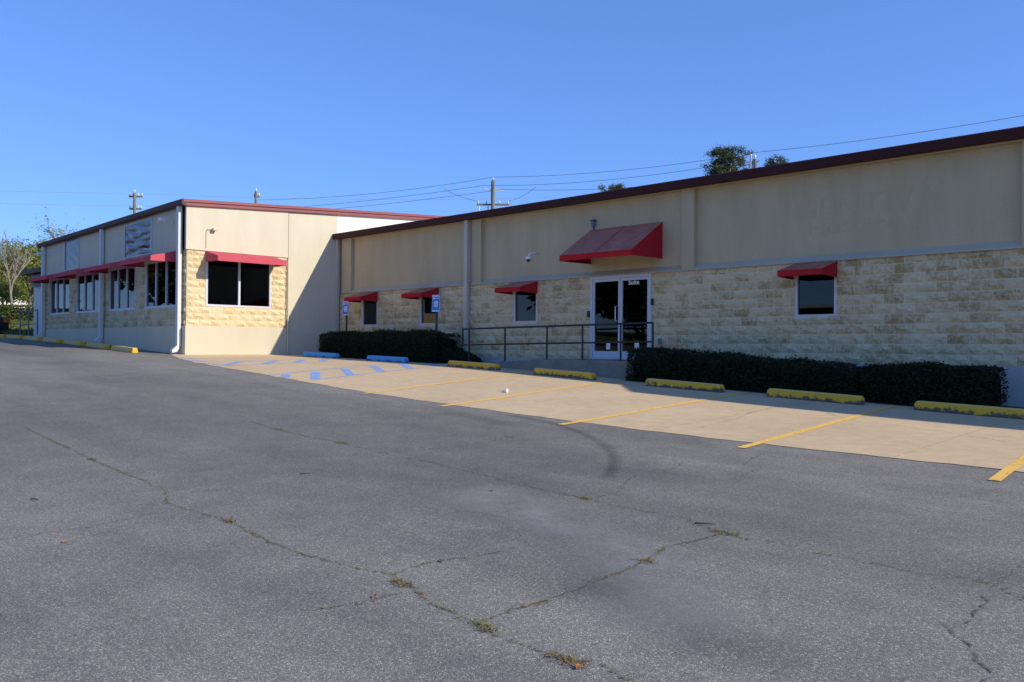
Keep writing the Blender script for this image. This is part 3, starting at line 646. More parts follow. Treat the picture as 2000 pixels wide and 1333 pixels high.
# roof: gable with red rake trim on the front, brown gutter along the side
RX = .10
nseg = 14; mb = MB()
for i in range(nseg):
    a, b = LX-.25+(RX-LX+.25)*i/nseg, LX-.25+(RX-LX+.25)*(i+1)/nseg
    mb.prism([(LY-.12, rake(LY-.12)+.06), (5.2, rake(5.2)+.06), (16.2, 6.06), (16.2, 6.14), (5.2, rake(5.2)+.14), (LY-.12, rake(LY-.12)+.14)], 'x', a, b)
mb.build('roof', M_['roof'], C, fix=fx)
mb = MB(); mb.prism([(LY-.16, rake(LY-.16)-.005), (5.2, rake(5.2)-.005), (5.2, rake(5.2)+.175), (LY-.16, rake(LY-.16)+.175)], 'x', .055, .125)
rk = mb.build('rake_trim', M_['redmetal'], C)
mb = MB(); mb.prism([(LY-.19, rake(LY-.16)+.10), (5.2, rake(5.2)+.10), (5.2, rake(5.2)+.19), (LY-.19, rake(LY-.16)+.19)], 'x', .126, .16); mb.build('rake_cap', M_['redmetal'], rk)
mb = MB()
gp = [(LY-.10, 5.98), (LY-.19, 5.985), (LY-.235, 6.03), (LY-.24, 6.10), (LY-.25, 6.16), (LY-.22, 6.185), (LY-.10, 6.17)]
for i in range(14): mb.prism(gp, 'x', LX-.3+(.15-LX+.3)*i/14, LX-.3+(.15-LX+.3)*(i+1)/14)
mb.build('gutter', M_['brown'], C, fix=fx)
for x0, w, m in ((-.33, .16, 'spoutw'), (-6.75, .15, 'spoutw'), (-13.15, .15, 'spoutw')):
    zg = float(G(x0, LY))
    mb = MB(); mb.box(x0, x0+w, LY-.20, LY-.085, zg+.28, 6.0)
    mb.prism([(LY-.20, zg+.28), (LY-.085, zg+.28), (LY-.20, zg+.08), (LY-.36, zg+.05), (LY-.36, zg+.13)], 'x', x0+.002, x0+w-.002); mb.build('downspout', M_[m], C, fix=fx)
# crumpled foil sign faces left on the side wall
def foil(x0, x1, z0, z1, label, seed, amp):
    r = random.Random(seed); nx, nz = 34, 40; v = []; f = []
    ph = [(r.uniform(3, 9), r.uniform(14, 34), r.uniform(0, 6.28), r.uniform(.4, 1)) for _ in range(5)]
    for j in range(nz+1):
        for i in range(nx+1):
            u, w = i/nx, j/nz; e = min(1, 8*min(u, 1-u, w, 1-w)); fade = min(1, (1-w)*2.2+.05)
            d = sum(a*math.sin(k1*u+k2*w+p+2*math.sin(4*u+p)) for k1, k2, p, a in ph)/3
            v.append(fx((x0+(x1-x0)*u, LY-.065-amp*e*fade*(d+r.uniform(-.2, .2))-amp*.5, z0+(z1-z0)*w)))
    f = [(j*(nx+1)+i, j*(nx+1)+i+1, (j+1)*(nx+1)+i+1, (j+1)*(nx+1)+i) for j in range(nz) for i in range(nx)]
    t = thing('sign_panel', fx(((x0+x1)/2, LY-.05, z0)), label, 'sign')
    mb = MB(); mb.add(v, f); mb.build('sign_face', M_['foil'], t, smooth=True)
    mb = MB()
    for a, b, c, d in ((x0-.03, x1+.03, z0-.03, z0), (x0-.03, x1+.03, z1, z1+.03), (x0-.03, x0, z0, z1), (x1, x1+.03, z0, z1)): mb.box(a, b, LY-.10, LY-.046, c, d)
    mb.box(x0, x1, LY-.05, LY-.046, z0, z1)
    mb.build('sign_frame', M_['alum'], t, fix=fx)
M_['foil'] = mat('crumpled_foil', (.22,.19,.19), .30, .85)
foil(-4.67, -2.49, 4.72, 5.86, 'crumpled silvery foil sign face on the shaded side wall, deeply wrinkled', 5, .035)
foil(-10.70, -9.22, 4.72, 5.98, 'smoother silvery sign face on the shaded side wall beside the far downspout', 9, .008)
# wall lights
def flood(loc, rz, label, s=1):
    t = thing('wall_light', loc, label, 'lamp'); c, q = math.cos(rz), math.sin(rz)
    T = lambda p: (loc[0]+c*p[0]*s-q*p[1]*s, loc[1]+q*p[0]*s+c*p[1]*s, loc[2]+p[2]*s)
    mb = MB(); mb.tube([(0, 0, 0), (0, -.12, .06), (0, -.30, .06)], .014, 6); mb.build('arm', M_['ins'], t, fix=T)
    mb = MB(); mb.box(-.09, .09, -.44, -.28, -.02, .09); mb.build('lamp_head', M_['ins'], t, fix=T, bevel=.015)
    mb = MB(); mb.box(-.05, .05, -.02, .0, -.06, .06); mb.build('mounting_plate', M_['ins'], t, fix=T)
flood((-.95, LY-.05, 5.58), 0, 'small floodlight on bracket beside the corner downspout')
flood((-12.7, LY-.05, 5.30), 0, 'small floodlight on bracket at the far end of the side wall')
t = thing('conduit_light', (.05, -5.0, 4.75), 'small cream floodlight on bent conduit above the sunlit window', 'lamp')
mb = MB(); mb.tube([(.065, -5.03, 4.72), (.065, -5.03, 5.22), (.10, -5.0, 5.32), (.10, -4.85, 5.34)], .012, 6); mb.build('conduit', M_['base'], t)
mb = MB(); mb.box(.06, .20, -4.86, -4.72, 5.28, 5.36); mb.build('lamp_head', M_['base'], t, bevel=.015)
# security camera, lantern and boxes on the long wall
t = thing('security_camera', (9.7, .07, 4.2), 'white dome security camera on a bent arm on the stucco panel', 'camera')
mb = MB(); mb.tube([(9.78, .07, 4.25), (9.78, -.10, 4.27), (9.74, -.22, 4.24), (9.72, -.25, 4.16)], .022, 8); mb.build('arm', M_['signwhite'], t, smooth=True)
mb = MB(); mb.tube([(9.72, -.25, 4.17), (9.72, -.25, 4.13), (9.72, -.25, 4.08)], [.05, .085, .08], 12); mb.build('housing', M_['signwhite'], t)
mb = MB(); mb.tube([(9.72, -.25, 4.08), (9.72, -.25, 4.04), (9.72, -.25, 4.01)], [.07, .055, .02], 12); mb.build('dome', M_['black'], t, smooth=True)
t = thing('wall_lantern', (11.84, .07, 4.8), 'small grey box lantern above the large entrance awning', 'lamp')
mb = MB(); mb.box(11.79, 11.89, -.03, .07, 4.83, 4.98); mb.build('lamp_housing', M_['bluepipe'], t, bevel=.01)
mb = MB(); mb.box(11.77, 11.91, -.05, .07, 4.98, 5.0); mb.tube([(11.84, .04, 4.83), (11.84, .04, 4.74)], .015, 6); mb.build('bracket', M_['greypost'], t)
tag(MB().box(14.0, 14.09, -.075, -.03, 1.72, 1.86).build('outlet_box', M_['bluepipe'], bevel=.01), 'small grey outlet box low on the block wall by the doors', 'outlet box')
for x, z, lb in ((11.74, 2.52, 'black card reader on the block wall left of the doors'), (13.80, 2.78, 'black card reader on the block wall right of the doors')):
    tag(MB().box(x-.035, x+.035, -.06, -.02, z-.09, z+.07).build('card_reader', M_['black'], bevel=.008), lb, 'card reader')
# things behind the glass
tag(MB().prism([(4.78, 2.33), (5.5, 2.33), (5.5, 2.50), (4.78, 2.62)], 'y', .35, .38).build('tan_board', M_['card']), 'tan board leaning inside the second window from the corner', 'board')
mb = MB(); mb.beam((4.86, .30, 2.33), (4.80, .30, 3.3), .035); tag(mb.build('window_stick', M_['signwhite']), 'white stick standing inside the window above the tan board', 'stick')
mb = MB()
for i in range(9): mb.box(1.55+i*.045, 1.588+i*.045, .30-.015*(i % 2), .33, 2.33, 3.38)
tag(mb.build('curtain', M_['curtain']), 'blue curtain hanging inside the window nearest the corner', 'curtain')

# ------------------------------------------------------------------ far wing
Wg = thing('far_wing', (-16, -4.6, 2.1), 'pale far wing with brown roof edge and blue door beyond the storefront', 'building')
mb = MB(); mb.box(-18.2, LX-.02, -4.6, 6, 1.5, 4.85); mb.build('wall', M_['white'], Wg)
mb = MB(); mb.box(-18.75, LX-.31, -5.0, 6.3, 4.86, 5.06); mb.build('roof', M_['brown'], Wg)
mb = MB(); mb.box(-18.0, LX-.1, -4.78, -4.602, 4.30, 4.82); sg = mb.build('sign_board', M_['black'], Wg)
mb = MB()
for i in range(8): mb.box(-17.6+i*.42, -17.35+i*.42, -4.80, -4.781, 4.38, 4.58+.12*(i % 3 == 0))
mb.build('sign_lettering', M_['hedge2'], sg)
mb = MB(); mb.box(-16.3, -14.9, -4.66, -4.601, 2.0, 3.0); mb.build('door', M_['bluedoor'], Wg)
t = thing('pipe_gate', (-16, -5.3, 2.1), 'blue grey pipe gate in front of the far wing', 'gate'); zg = 2.0
for x in (-17.4, -16.2, -15.0):
    mb = MB(); mb.tube([(x, -5.4, zg), (x, -5.4, 3.15)], .03, 6); mb.build('post', M_['bluepipe'], t)
for z in (2.5, 3.1):
    mb = MB(); mb.tube([(-17.4, -5.4, z), (-15.0, -5.4, z)], .025, 6); mb.build('rail', M_['bluepipe'], t)

# ------------------------------------------------------------------ wheel stops
def stop_mesh(name, L, mats, endlen=0):
    mb = MB(); hw, h, tp = .10, .155, .07
    prof = [(-hw, 0), (hw, 0), (hw, .05), (tp, h), (-tp, h), (-hw, .05)]
    cuts = [(-L/2, .72), (-L/2+.045, 1)] + ([(-L/2+endlen, 1), (L/2-endlen, 1)] if endlen else []) + [(L/2-.045, 1), (L/2, .72)]
    vv = []
    for x, k in cuts: vv += [(x, y*(.9 if k < 1 else 1), z*k) for y, z in prof]
    n = 6; ff = []; mm = []
    for i in range(len(cuts)-1):
        e = 1 if endlen and (i in (0, 1) or i >= len(cuts)-3) else 0
        if endlen and 1 < i < len(cuts)-3: e = 0
        for k in range(n): ff.append((i*n+k, i*n+(k+1) % n, (i+1)*n+(k+1) % n, (i+1)*n+k)); mm.append(e)
    ff += [tuple(range(n))[::-1], tuple(range((len(cuts)-1)*n, len(cuts)*n))]; mm += [1 if endlen else 0]*2
    mb.v = vv; mb.f = ff; mb.m = mm
    return mb.build(name, mats, bevel=.008)
def place_stop(o, x0, x1, y, dy=0):
    xc = (x0+x1)/2; o.location = (xc, y, float(G(xc, y))+.004)
    o.rotation_euler = (0, -math.atan2(float(G(x1, y)-G(x0, y)), x1-x0), math.atan2(dy, x1-x0))
def stops(name, spots, L, mats, labels, group, endlen=0):
    first = stop_mesh(name, L, mats, endlen)
    for i, (x0, x1, y, dy) in enumerate(spots):
        o = first if i == 0 else first.copy()
        if i: COL.objects.link(o)
        place_stop(o, x0, x1, y, dy); tag(o, labels[i], 'wheel stop', group)
stops('wheel_stop', [(9.0, 10.85, -2.5, .02), (12.25, 14.1, -2.62, .0), (15.65, 17.45, -2.72, .0), (18.42, 20.22, -2.62, 0), (21.15, 22.95, -2.62, 0)], 1.83, [M_['yellow']],
      ['worn yellow wheel stop at the foot of the ramp, beside the blue aisle', 'worn yellow wheel stop in front of the ramp landing wall', 'yellow wheel stop at the ramp end of the hedge, least worn',
       'yellow wheel stop worn along its base in front of the middle of the hedge', 'yellow wheel stop in front of the far end of the hedge'], 'yellow wheel stops on the concrete apron')
stops('wheel_stop', [(1.45, 3.2, -2.2, .05), (5.0, 6.95, -2.3, 0)], 1.83, [M_['bluestop']], ['blue wheel stop beside the end wall of the cream building', 'blue wheel stop in front of the clipped hedge'], 'blue wheel stops at the accessible bays')
sp = [(-1.15-2.27*i-1.75, -1.15-2.27*i, -6.75, 0) for i in range(8)]
stops('wheel_stop', sp, 1.75, [M_['fadedy'], M_['yend']], ['%s wheel stop with bright yellow ends, counted from the corner downspout' % k for k in ('first faded', 'second faded', 'third faded', 'fourth faded', 'fifth faded', 'sixth faded', 'seventh faded', 'eighth faded')], 'wheel stops along the storefront side', endlen=.28)

# ------------------------------------------------------------------ signs
def psign(x, y, top, lean, label, w=.30, h=.58):
    zg = float(G(x, y)); t = thing('parking_sign', (x, y, zg), label, 'sign', 'blue accessible parking signs')
    ax = lambda z: x+lean*(z-zg)
    mb = MB(); mb.beam((x, y, zg-.1), (ax(top-.05), y, top-.05), .06, .04); mb.build('post', M_['greypost'], t)
    zc = top-h/2; xc = ax(zc); rz = math.radians(24)
    def T(p): return (xc+math.cos(rz)*p[0]-math.sin(rz)*p[1]+lean*(p[2]-0), y-.045+math.sin(rz)*p[0]+math.cos(rz)*p[1], zc+p[2])
    mb = MB(); mb.box(-w/2, w/2, -.004, 0, -h/2, h/2); pl = mb.build('sign_plate', M_['signblue'], t, fix=T, bevel=0)
    mb = MB()
    for a, b, c, d in ((-w/2+.008, w/2-.008, h/2-.016, h/2-.008), (-w/2+.008, w/2-.008, -h/2+.008, -h/2+.016), (-w/2+.008, -w/2+.016, -h/2+.016, h/2-.016), (w/2-.016, w/2-.008, -h/2+.016, h/2-.016)): mb.box(a, b, -.007, -.0045, c, d)
    for zz, xs in ((.21, ((-.11,-.03), (-.02,.06), (.075,.11))), (.145, ((-.10,.0), (.03,.09))), (-.215, ((-.11,-.02), (.0,.05), (.065,.11)))):
        for a, b in xs: mb.box(a, b, -.007, -.0045, zz-.016, zz+.016)
    mb.build('sign_text', M_['signwhite'], pl, fix=T)
    mb = MB(); mb.box(-.06, .06, -.007, -.0045, -.115, .065); mb.build('symbol_panel', M_['signwhite'], pl, fix=T)
    mb = MB(); ring = [(.045*math.cos(a)-.005, .045*math.sin(a)-.065) for a in [math.radians(k) for k in range(100, 400, 25)]]
    for a, b in zip(ring[:-1], ring[1:]): mb.beam((a[0], -.009, a[1]), (b[0], -.009, b[1]), .003, .012)
    for a, b in (((-.015, .05), (-.01, -.02)), ((-.01, -.02), (.035, -.025)), ((.035, -.025), (.05, -.075)), ((-.012, .02), (.025, .015))): mb.beam((a[0], -.0095, a[1]), (b[0], -.0095, b[1]), .003, .016)
    mb.tube([(-.018, -.007, .07), (-.018, -.010, .07)], .014, 10); mb.build('wheelchair_symbol', M_['signblue'], pl, fix=T)
psign(7.02, -1.35, 3.13, .045, 'blue accessible parking sign on a leaning dark post at the hedge end', .26, .50)
psign(1.92, -.95, 3.12, .0, 'blue accessible parking sign on an upright post under the corner awning', .22, .46)

# ------------------------------------------------------------------ hedges
def leaf_cloud(mb, pts, size, r, flat=.0):
    for p in pts:
        a, b = r.uniform(0, 6.28), r.uniform(-1, 1); u = Vector((math.cos(a), math.sin(a), b*.8)).normalized(); w = u.cross(Vector((r.uniform(-1, 1), r.uniform(-1, 1), r.uniform(-1, 1)))).normalized()
        s = size*r.uniform(.6, 1.4); p = Vector(p)
        mb.add([p-u*s, p+w*s*.45, p+u*s, p-w*s*.45], [(0, 1, 2, 3)])
def hedge(name, x0, x1, y0, y1, ztop, label, n, seed, group=None, size=.028, lm='hedge'):
    """ztop: function of x; rounded clipped hedge"""
    r = random.Random(seed); gz = lambda x: float(G(x, (y0+y1)/2))
    t = thing(name, ((x0+x1)/2, (y0+y1)/2, gz((x0+x1)/2)), label, 'hedge', group)
    nz = lambda x, y, z: .018*math.sin(x*3.1+y*5)+.016*math.sin(x*7.3+z*6)+.012*math.sin(z*11+x*4.7)
    mb = MB(); K = 40; vv = []; ff = []
    sec = [(0, 0), (0, .5), (.03, .85), (.14, .97), (.5, 1), (.86, .97), (.97, .85), (1, .5), (1, 0)]
    for i in range(K+1):
        x = x0+(x1-x0)*i/K; k = min(1, .55+3*min(i, K-i)/K*2)
        for u, w in sec:
            yy = y0+(y1-y0)*(.5+(u-.5)*(.7 if i in (0, K) else .90)); zz = gz(x)-.02+(ztop(x)-gz(x)-.04)*w*(k if i in (0, K) else 1)
            vv.append((x+(.06 if i == 0 else -.06 if i == K else 0), yy, zz+nz(x, yy, zz)*.9*w))
    m = len(sec)
    for i in range(K):
        for j in range(m-1): ff.append((i*m+j, (i+1)*m+j, (i+1)*m+j+1, i*m+j+1))
    ff += [tuple(range(m)), tuple(range(K*m, K*m+m))[::-1]]
    mb.add(vv, ff); mb.build('dark_core', M_['hcore'], t)  # added solid near-black core that blocks views through the leaves
    mb = MB(); pts = []
    while len(pts) < n:
        x = r.uniform(x0, x1); q = r.random(); zt = ztop(x)+nz(x, 0, 1); zb = gz(x)
        if q < .46: y = y0+r.gauss(0, .03); z = zb+(zt-zb)*r.random()
        elif q < .86:
            y = r.uniform(y0, y1); z = zt+r.gauss(0, .03)
        else:
            x = (x0 if r.random() < .5 else x1)+r.gauss(0, .03); zt = ztop(x)+nz(x, 0, 1); y = r.uniform(y0, y1); z = zb+(zt-zb)*r.random()
        e = max(0, (z-(zt-.14))/.14); y = min(max(y, y0+e*.08), y1-e*.08)
        pts.append((x, y+nz(x, y, z), z+nz(x, y, z)*.6))
    leaf_cloud(mb, pts, size, r); mb.build('foliage', M_[lm], t)
    return t
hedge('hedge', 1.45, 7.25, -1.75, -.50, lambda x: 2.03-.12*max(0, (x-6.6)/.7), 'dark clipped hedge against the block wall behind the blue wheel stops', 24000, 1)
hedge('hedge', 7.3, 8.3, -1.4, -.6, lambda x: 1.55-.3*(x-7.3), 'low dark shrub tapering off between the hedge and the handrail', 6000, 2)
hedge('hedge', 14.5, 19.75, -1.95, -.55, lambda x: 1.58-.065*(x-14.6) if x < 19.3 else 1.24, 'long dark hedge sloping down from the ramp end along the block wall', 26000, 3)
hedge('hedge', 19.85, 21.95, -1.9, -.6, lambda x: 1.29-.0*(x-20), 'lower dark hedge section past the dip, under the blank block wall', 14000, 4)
bd = MB(); bd.add([(x, y, float(G(x, y))+.012) for x in np.linspace(1.2, 7.7, 14) for y in (-1.9, -.04)], [(2*i, 2*i+1, 2*i+3, 2*i+2) for i in range(13)])
tag(bd.build('planting_bed', M_['soil']), kind='structure')
bd = MB(); bd.add([(x, y, float(G(x, y))+.012) for x in np.linspace(14.5, 33, 30) for y in (-2.1, -.04)], [(2*i, 2*i+1, 2*i+3, 2*i+2) for i in range(29)])
tag(bd.build('planting_bed', M_['soil']), kind='structure')

# ------------------------------------------------------------------ trees
def grow(mb, p, d, L, r, depth, rr, spread, tips, up=.15, ratio=.72):
    segs = 4; pts = [p]; q = p.copy(); dd = d.copy()
    for i in range(segs):
        dd = (dd + Vector((rr.gauss(0, .09), rr.gauss(0, .09), rr.gauss(0, .06)+up*.15))).normalized(); q = q + dd*L/segs; pts.append(q.copy())
    mb.tube(pts, [r*(1-.38*i/segs) for i in range(segs+1)], 6 if r > .03 else 4, caps=False)
    if depth == 0: tips.append(q); return
    for k in range(rr.choice((2, 3, 3))):
        a = rr.uniform(0, 6.28); ax = dd.cross(Vector((math.cos(a), math.sin(a), .3))).normalized()
        nd = (Matrix.Rotation(rr.uniform(.5, 1)*spread, 3, ax) @ dd); nd.z += up; nd.normalize()
        st = pts[rr.choice((2, 3, 4, 4))]
        grow(mb, st, nd, L*ratio*rr.uniform(.8, 1.15), r*.60, depth-1, rr, spread, tips, up, ratio)
    if depth >= 2: grow(mb, q, dd, L*ratio, r*.62, depth-1, rr, spread, tips, up, ratio)
def tree(name, base, h, label, depth, seed, leafm=None, nleaf=0, lsize=.06, trunk=.14, spread=.75, bark='bark', clump=.5, group=None, up=.15, first=.3, ratio=.72):
    r = random.Random(seed); t = thing(name, base, label, 'tree', group); mb = MB(); tips = []
    grow(mb, Vector(base)-Vector((0, 0, .1)), Vector((0, 0, 1)), h*first, trunk, depth, r, spread, tips, up, ratio)
    mb.build('trunk', M_[bark], t)
    if leafm:
        mb = MB()
        for tp in tips:
            for _ in range(max(1, nleaf//len(tips))):
                p = tp+Vector((r.gauss(0, clump), r.gauss(0, clump), r.gauss(0, clump*.7))); leaf_cloud(mb, [p], lsize, r)
        mb.build('crown', M_[leafm], t)
    return t
def gz(x, y): return float(Zfar(np.array(x, float), np.array(y, float)))
tree('bare_tree', (-33.9, -1.1, gz(-33.9, -1.1)), 7.4, 'bare branching tree with pale bark behind the far clipped hedge', 4, 23, trunk=.11, spread=.50, bark='greybark', up=.16, first=.21, ratio=.80)
tree('leafy_tree', (-38.6, 1.2, gz(-38.6, 1.2)), 5.6, 'yellow green spring tree right of the bare tree', 4, 31, 'spring', 9000, .085, .12, .85, clump=.38, ratio=.72)
tree('leafy_tree', (-46.0, 1.6, gz(-46, 1.6)), 4.2, 'low yellow green tree behind the bare tree', 4, 32, 'spring', 8000, .09, .11, .9, clump=.45, ratio=.7)
tree('leafy_tree', (-48.0, 5.2, gz(-48, 5.2)), 5.0, 'rounded yellow green tree close to the roof end of the far wing', 4, 33, 'spring', 8000, .09, .12, .9, clump=.45, ratio=.7)
tree('shrub', (-43.0, .9, gz(-43, .9)), 3.4, 'low yellow green shrub under the bare tree', 3, 36, 'spring', 5000, .08, .06, 1.0, clump=.45, first=.2)
tree('shrub', (-44.5, 3.2, gz(-44.5, 3.2)), 3.6, 'low yellow green shrub between the bare tree and the far wing', 3, 37, 'spring', 5000, .08, .06, 1.0, clump=.45, first=.2)
tree('leafy_tree', (-42.5, 5.8, gz(-42.5, 5.8)), 9.0, 'sparse spring tree showing just above the gutter of the cream building', 4, 35, 'spring', 1500, .08, .13, .7, clump=.45, ratio=.72)
def pine(base, top, width, label, seed, n):
    r = random.Random(seed); t = thing('pine_tree', base, label, 'tree'); mb = MB(); b = Vector(base)
    mb.tube([b, b+Vector((.2, .1, (top-b.z)*.5)), Vector((b.x, b.y, top-.3))], [.28, .2, .06], 8)
    mf = MB(); lo = top-width*.95
    for k in range(n):
        z = lo+(top-lo)*r.random()**.8; q = (top-z)/(top-lo); R = width*.5*(.55+.5*math.sqrt(q))*math.sqrt(r.uniform(.05, 1)); a = r.uniform(0, 6.28)
        c = Vector((b.x+R*math.cos(a), b.y+R*math.sin(a), z+r.gauss(0, .1))); mb.tube([Vector((b.x, b.y, z-.35)), c], [.05, .02], 4, caps=False)
        for _ in range(75):
            d = Vector((r.gauss(0, 1), r.gauss(0, 1), r.gauss(.35, .8))).normalized(); s = c+Vector((r.gauss(0, .16), r.gauss(0, .16), r.gauss(0, .11))); l = r.uniform(.14, .30); w = d.cross(Vector((r.gauss(0, 1), r.gauss(0, 1), r.gauss(0, 1)))).normalized()*.03
            mf.add([s-w, s+w, s+d*l], [(0, 1, 2)])
    mb.build('trunk', M_['bark'], t); mf.build('crown', M_['pine'], t)
pine((-6.2, 36.5, .5), 15.6, 4.3, 'dark pine crown showing above the long roof beside a pole', 41, 150)
pine((-4.6, 40.4, .5), 15.3, 2.2, 'small pine top just clearing the roof right of the pole', 42, 50)
pine((-17.0, 36.8, .5), 14.42, 2.4, 'tip of a pine just showing over the middle of the long roof', 43, 45)
# far hedge on the bank
hz = lambda x, y: gz(x, y)
t = thing('hedge', (-25.2, -4, gz(-25.2, -4)), 'sunlit clipped hedge on the bank beyond the far wing', 'hedge')
r = random.Random(8); mb = MB(); pts = []
for _ in range(16000):
    x, y = -25.8+1.3*r.random(), -16+19*r.random(); q = r.random(); z0 = gz(-25.2, y)
    z = z0+.72*r.random() if q < .6 else z0+.72+r.gauss(0, .03)
    if q < .6: x = -24.5+r.gauss(0, .06)
    pts.append((x, y, z))
leaf_cloud(mb, pts, .055, r); mb.build('foliage', M_['hedge2'], t)
mb = MB(); mb.box(-25.7, -24.6, -16, 3, gz(-25.2, -4)-.4, gz(-25.2, -4)+.62); mb.build('dark_core', M_['hcore'], t)  # dark filler box added inside the far hedge's leaves
mb = MB(); pts = []
for _ in range(9000):
    x = r.uniform(-24.3, -21.6); y = r.uniform(-14, 2.5); pts.append((x, y, gz(x, y)+.10*r.random()))
leaf_cloud(mb, pts, .06, r); tag(mb.build('ground_cover', M_['hedge2']), 'green ground cover on the bank below the far hedge', 'ground cover', kind='stuff')

# ------------------------------------------------------------------ utility poles and wires
def pole(x, y, top, r0, label, arms, lean=0):
    zb = gz(x, y); t = thing('utility_pole', (x, y, zb), label, 'utility pole', None)
    mb = MB(); mb.tube([(x, y, zb-.2), (x, y, top)], [r0*1.35, r0], 10); mb.build('shaft', M_['polewood'], t)
    d = Vector((.72, .69, 0)) if True else None
    for z, L, m in arms:
        mb = MB(); a = Vector((x, y, z))-d*L*.5-Vector((.14, -.14, 0)); b = Vector((x, y, z))+d*L*.5-Vector((.14, -.14, 0)); mb.beam(a, b, .10, .12); ar = mb.build('crossarm', M_[m], t)
        for k in (-.46, -.2, .2, .46):
            p = Vector((x, y, z+.06))+d*L*k-Vector((.14, -.14, 0)); mi = MB(); mi.tube([p, p+Vector((0, 0, .10)), p+Vector((0, 0, .2))], [.035, .06, .03], 8); mi.build('insulator', M_['ins'], ar)
    mi = MB(); mi.tube([(x, y, top), (x, y, top+.12), (x, y, top+.25)], [.04, .07, .03], 8); mi.build('insulator', M_['ins'], t)
    return t
pB = pole(-17.85, 24.74, 13.3, .135, 'weathered utility pole with laden crossarm rising behind the middle of the long roof', [(11.65, 2.3, 'polewood')])
for s in (-1, 1):
    mb = MB(); a = Vector((-17.85, 24.74, 12.55)); mb.beam(a, a+Vector((.55*s, .53*s, .28 if s < 0 else .06)), .06); mb.build('bracket', M_['ins'], pB)
for k in (-.42, -.15, .3, .45):
    mb = MB(); p = Vector((-17.95, 24.84, 11.55))+Vector((.72, .69, 0))*2.3*k; mb.tube([p, p+Vector((0, 0, -.12)), p+Vector((.05, -.05, -.38))], [.05, .05, .03], 6); mb.build('cutout', M_['ins'], pB)
pole(-34.15, 15.52, 13.3, .10, 'slender utility pole showing above the red roof edge', [(12.95, .4, 'polewood')])
pC = pole(-.25, 29.59, 13.0, .10, 'utility pole with white bracket standing before the pine crown', [])
mb = MB(); mb.beam((-.45, 29.45, 12.2), (-.45, 29.45, 13.3), .09); mb.build('bracket', M_['ins'], pC)
pole(-41.66, 9.44, 13.3, .11, 'grey utility pole with two short crossarms above the brown gutter', [(13.05, 1.05, 'polewood'), (12.1, .95, 'polewood')])
def wire(a, b, sag, m='wire', r=.013, label='thin overhead power line strung between utility poles', group='overhead power lines'):
    a = Vector(a); b = Vector(b); mb = MB(); pts = [a+(b-a)*t+Vector((0, 0, -4*sag*t*(1-t))) for t in [i/16 for i in range(17)]]
    mb.tube(pts, r, 5); tag(mb.build('power_line', M_[m]), label, 'power line', group)
Bt = (-17.85, 24.74, 13.55); dv = Vector((.72, .69, 0))
wire((-34.15, 15.52, 12.65), Bt, .35, label='top power line from the slender pole to the laden pole')
wire(Bt, (-.25, 29.59, 13.4), .35, label='top power line from the laden pole to the pole before the pine')
wire((-.25, 29.59, 13.4), (24, 33, 14.3), .45, label='power line leaving the pole before the pine over the long roof')
wire((-18.35, 24.25, 12.95), (-38, 11.5, 11.6), .35, label='upper of two lines dropping from the laden pole bracket behind the red roof edge')
wire((-17.3, 25.27, 12.7), (-38.5, 12.5, 11.4), .3, label='lower of two lines dropping from the laden pole bracket behind the red roof edge')
wire((-18.35, 24.25, 12.95), (-.6, 29.2, 12.9), .4, label='middle power line from the laden pole bracket towards the pine')
wire((-17.3, 25.27, 12.7), (-.2, 29.9, 12.2), .4, label='lowest power line from the laden pole bracket towards the pine')
wire((-18.6, 24.0, 11.85), (-20.6, 22.6, 12.75), .1, label='short jumper wire hanging from the left end of the laden crossarm')
wire((-17.05, 25.45, 11.85), (-15.1, 26.2, 12.72), .15, label='short jumper wire rising from the right end of the laden crossarm')
for z, w in ((13.25, 'upper'), (12.3, 'lower')):
    wire((-42.2, 8.9, z), (-66, -22, z+.6), .3, 'palewire', .012, 'faint pale line from the %s crossarm of the grey pole towards the bare tree' % w)
    wire((-41.1, 10, z), (-20, 34, z+.3), .3, 'palewire', .012, 'faint pale line from the %s crossarm of the grey pole behind the storefront roof' % w)
for z, w in ((6.55, 'upper'), (6.25, 'lower')): wire((-60, -6, z+.9), (-30, 12, z), .2, 'wire', .014, '%s dark wire passing behind the bare tree branches' % w)

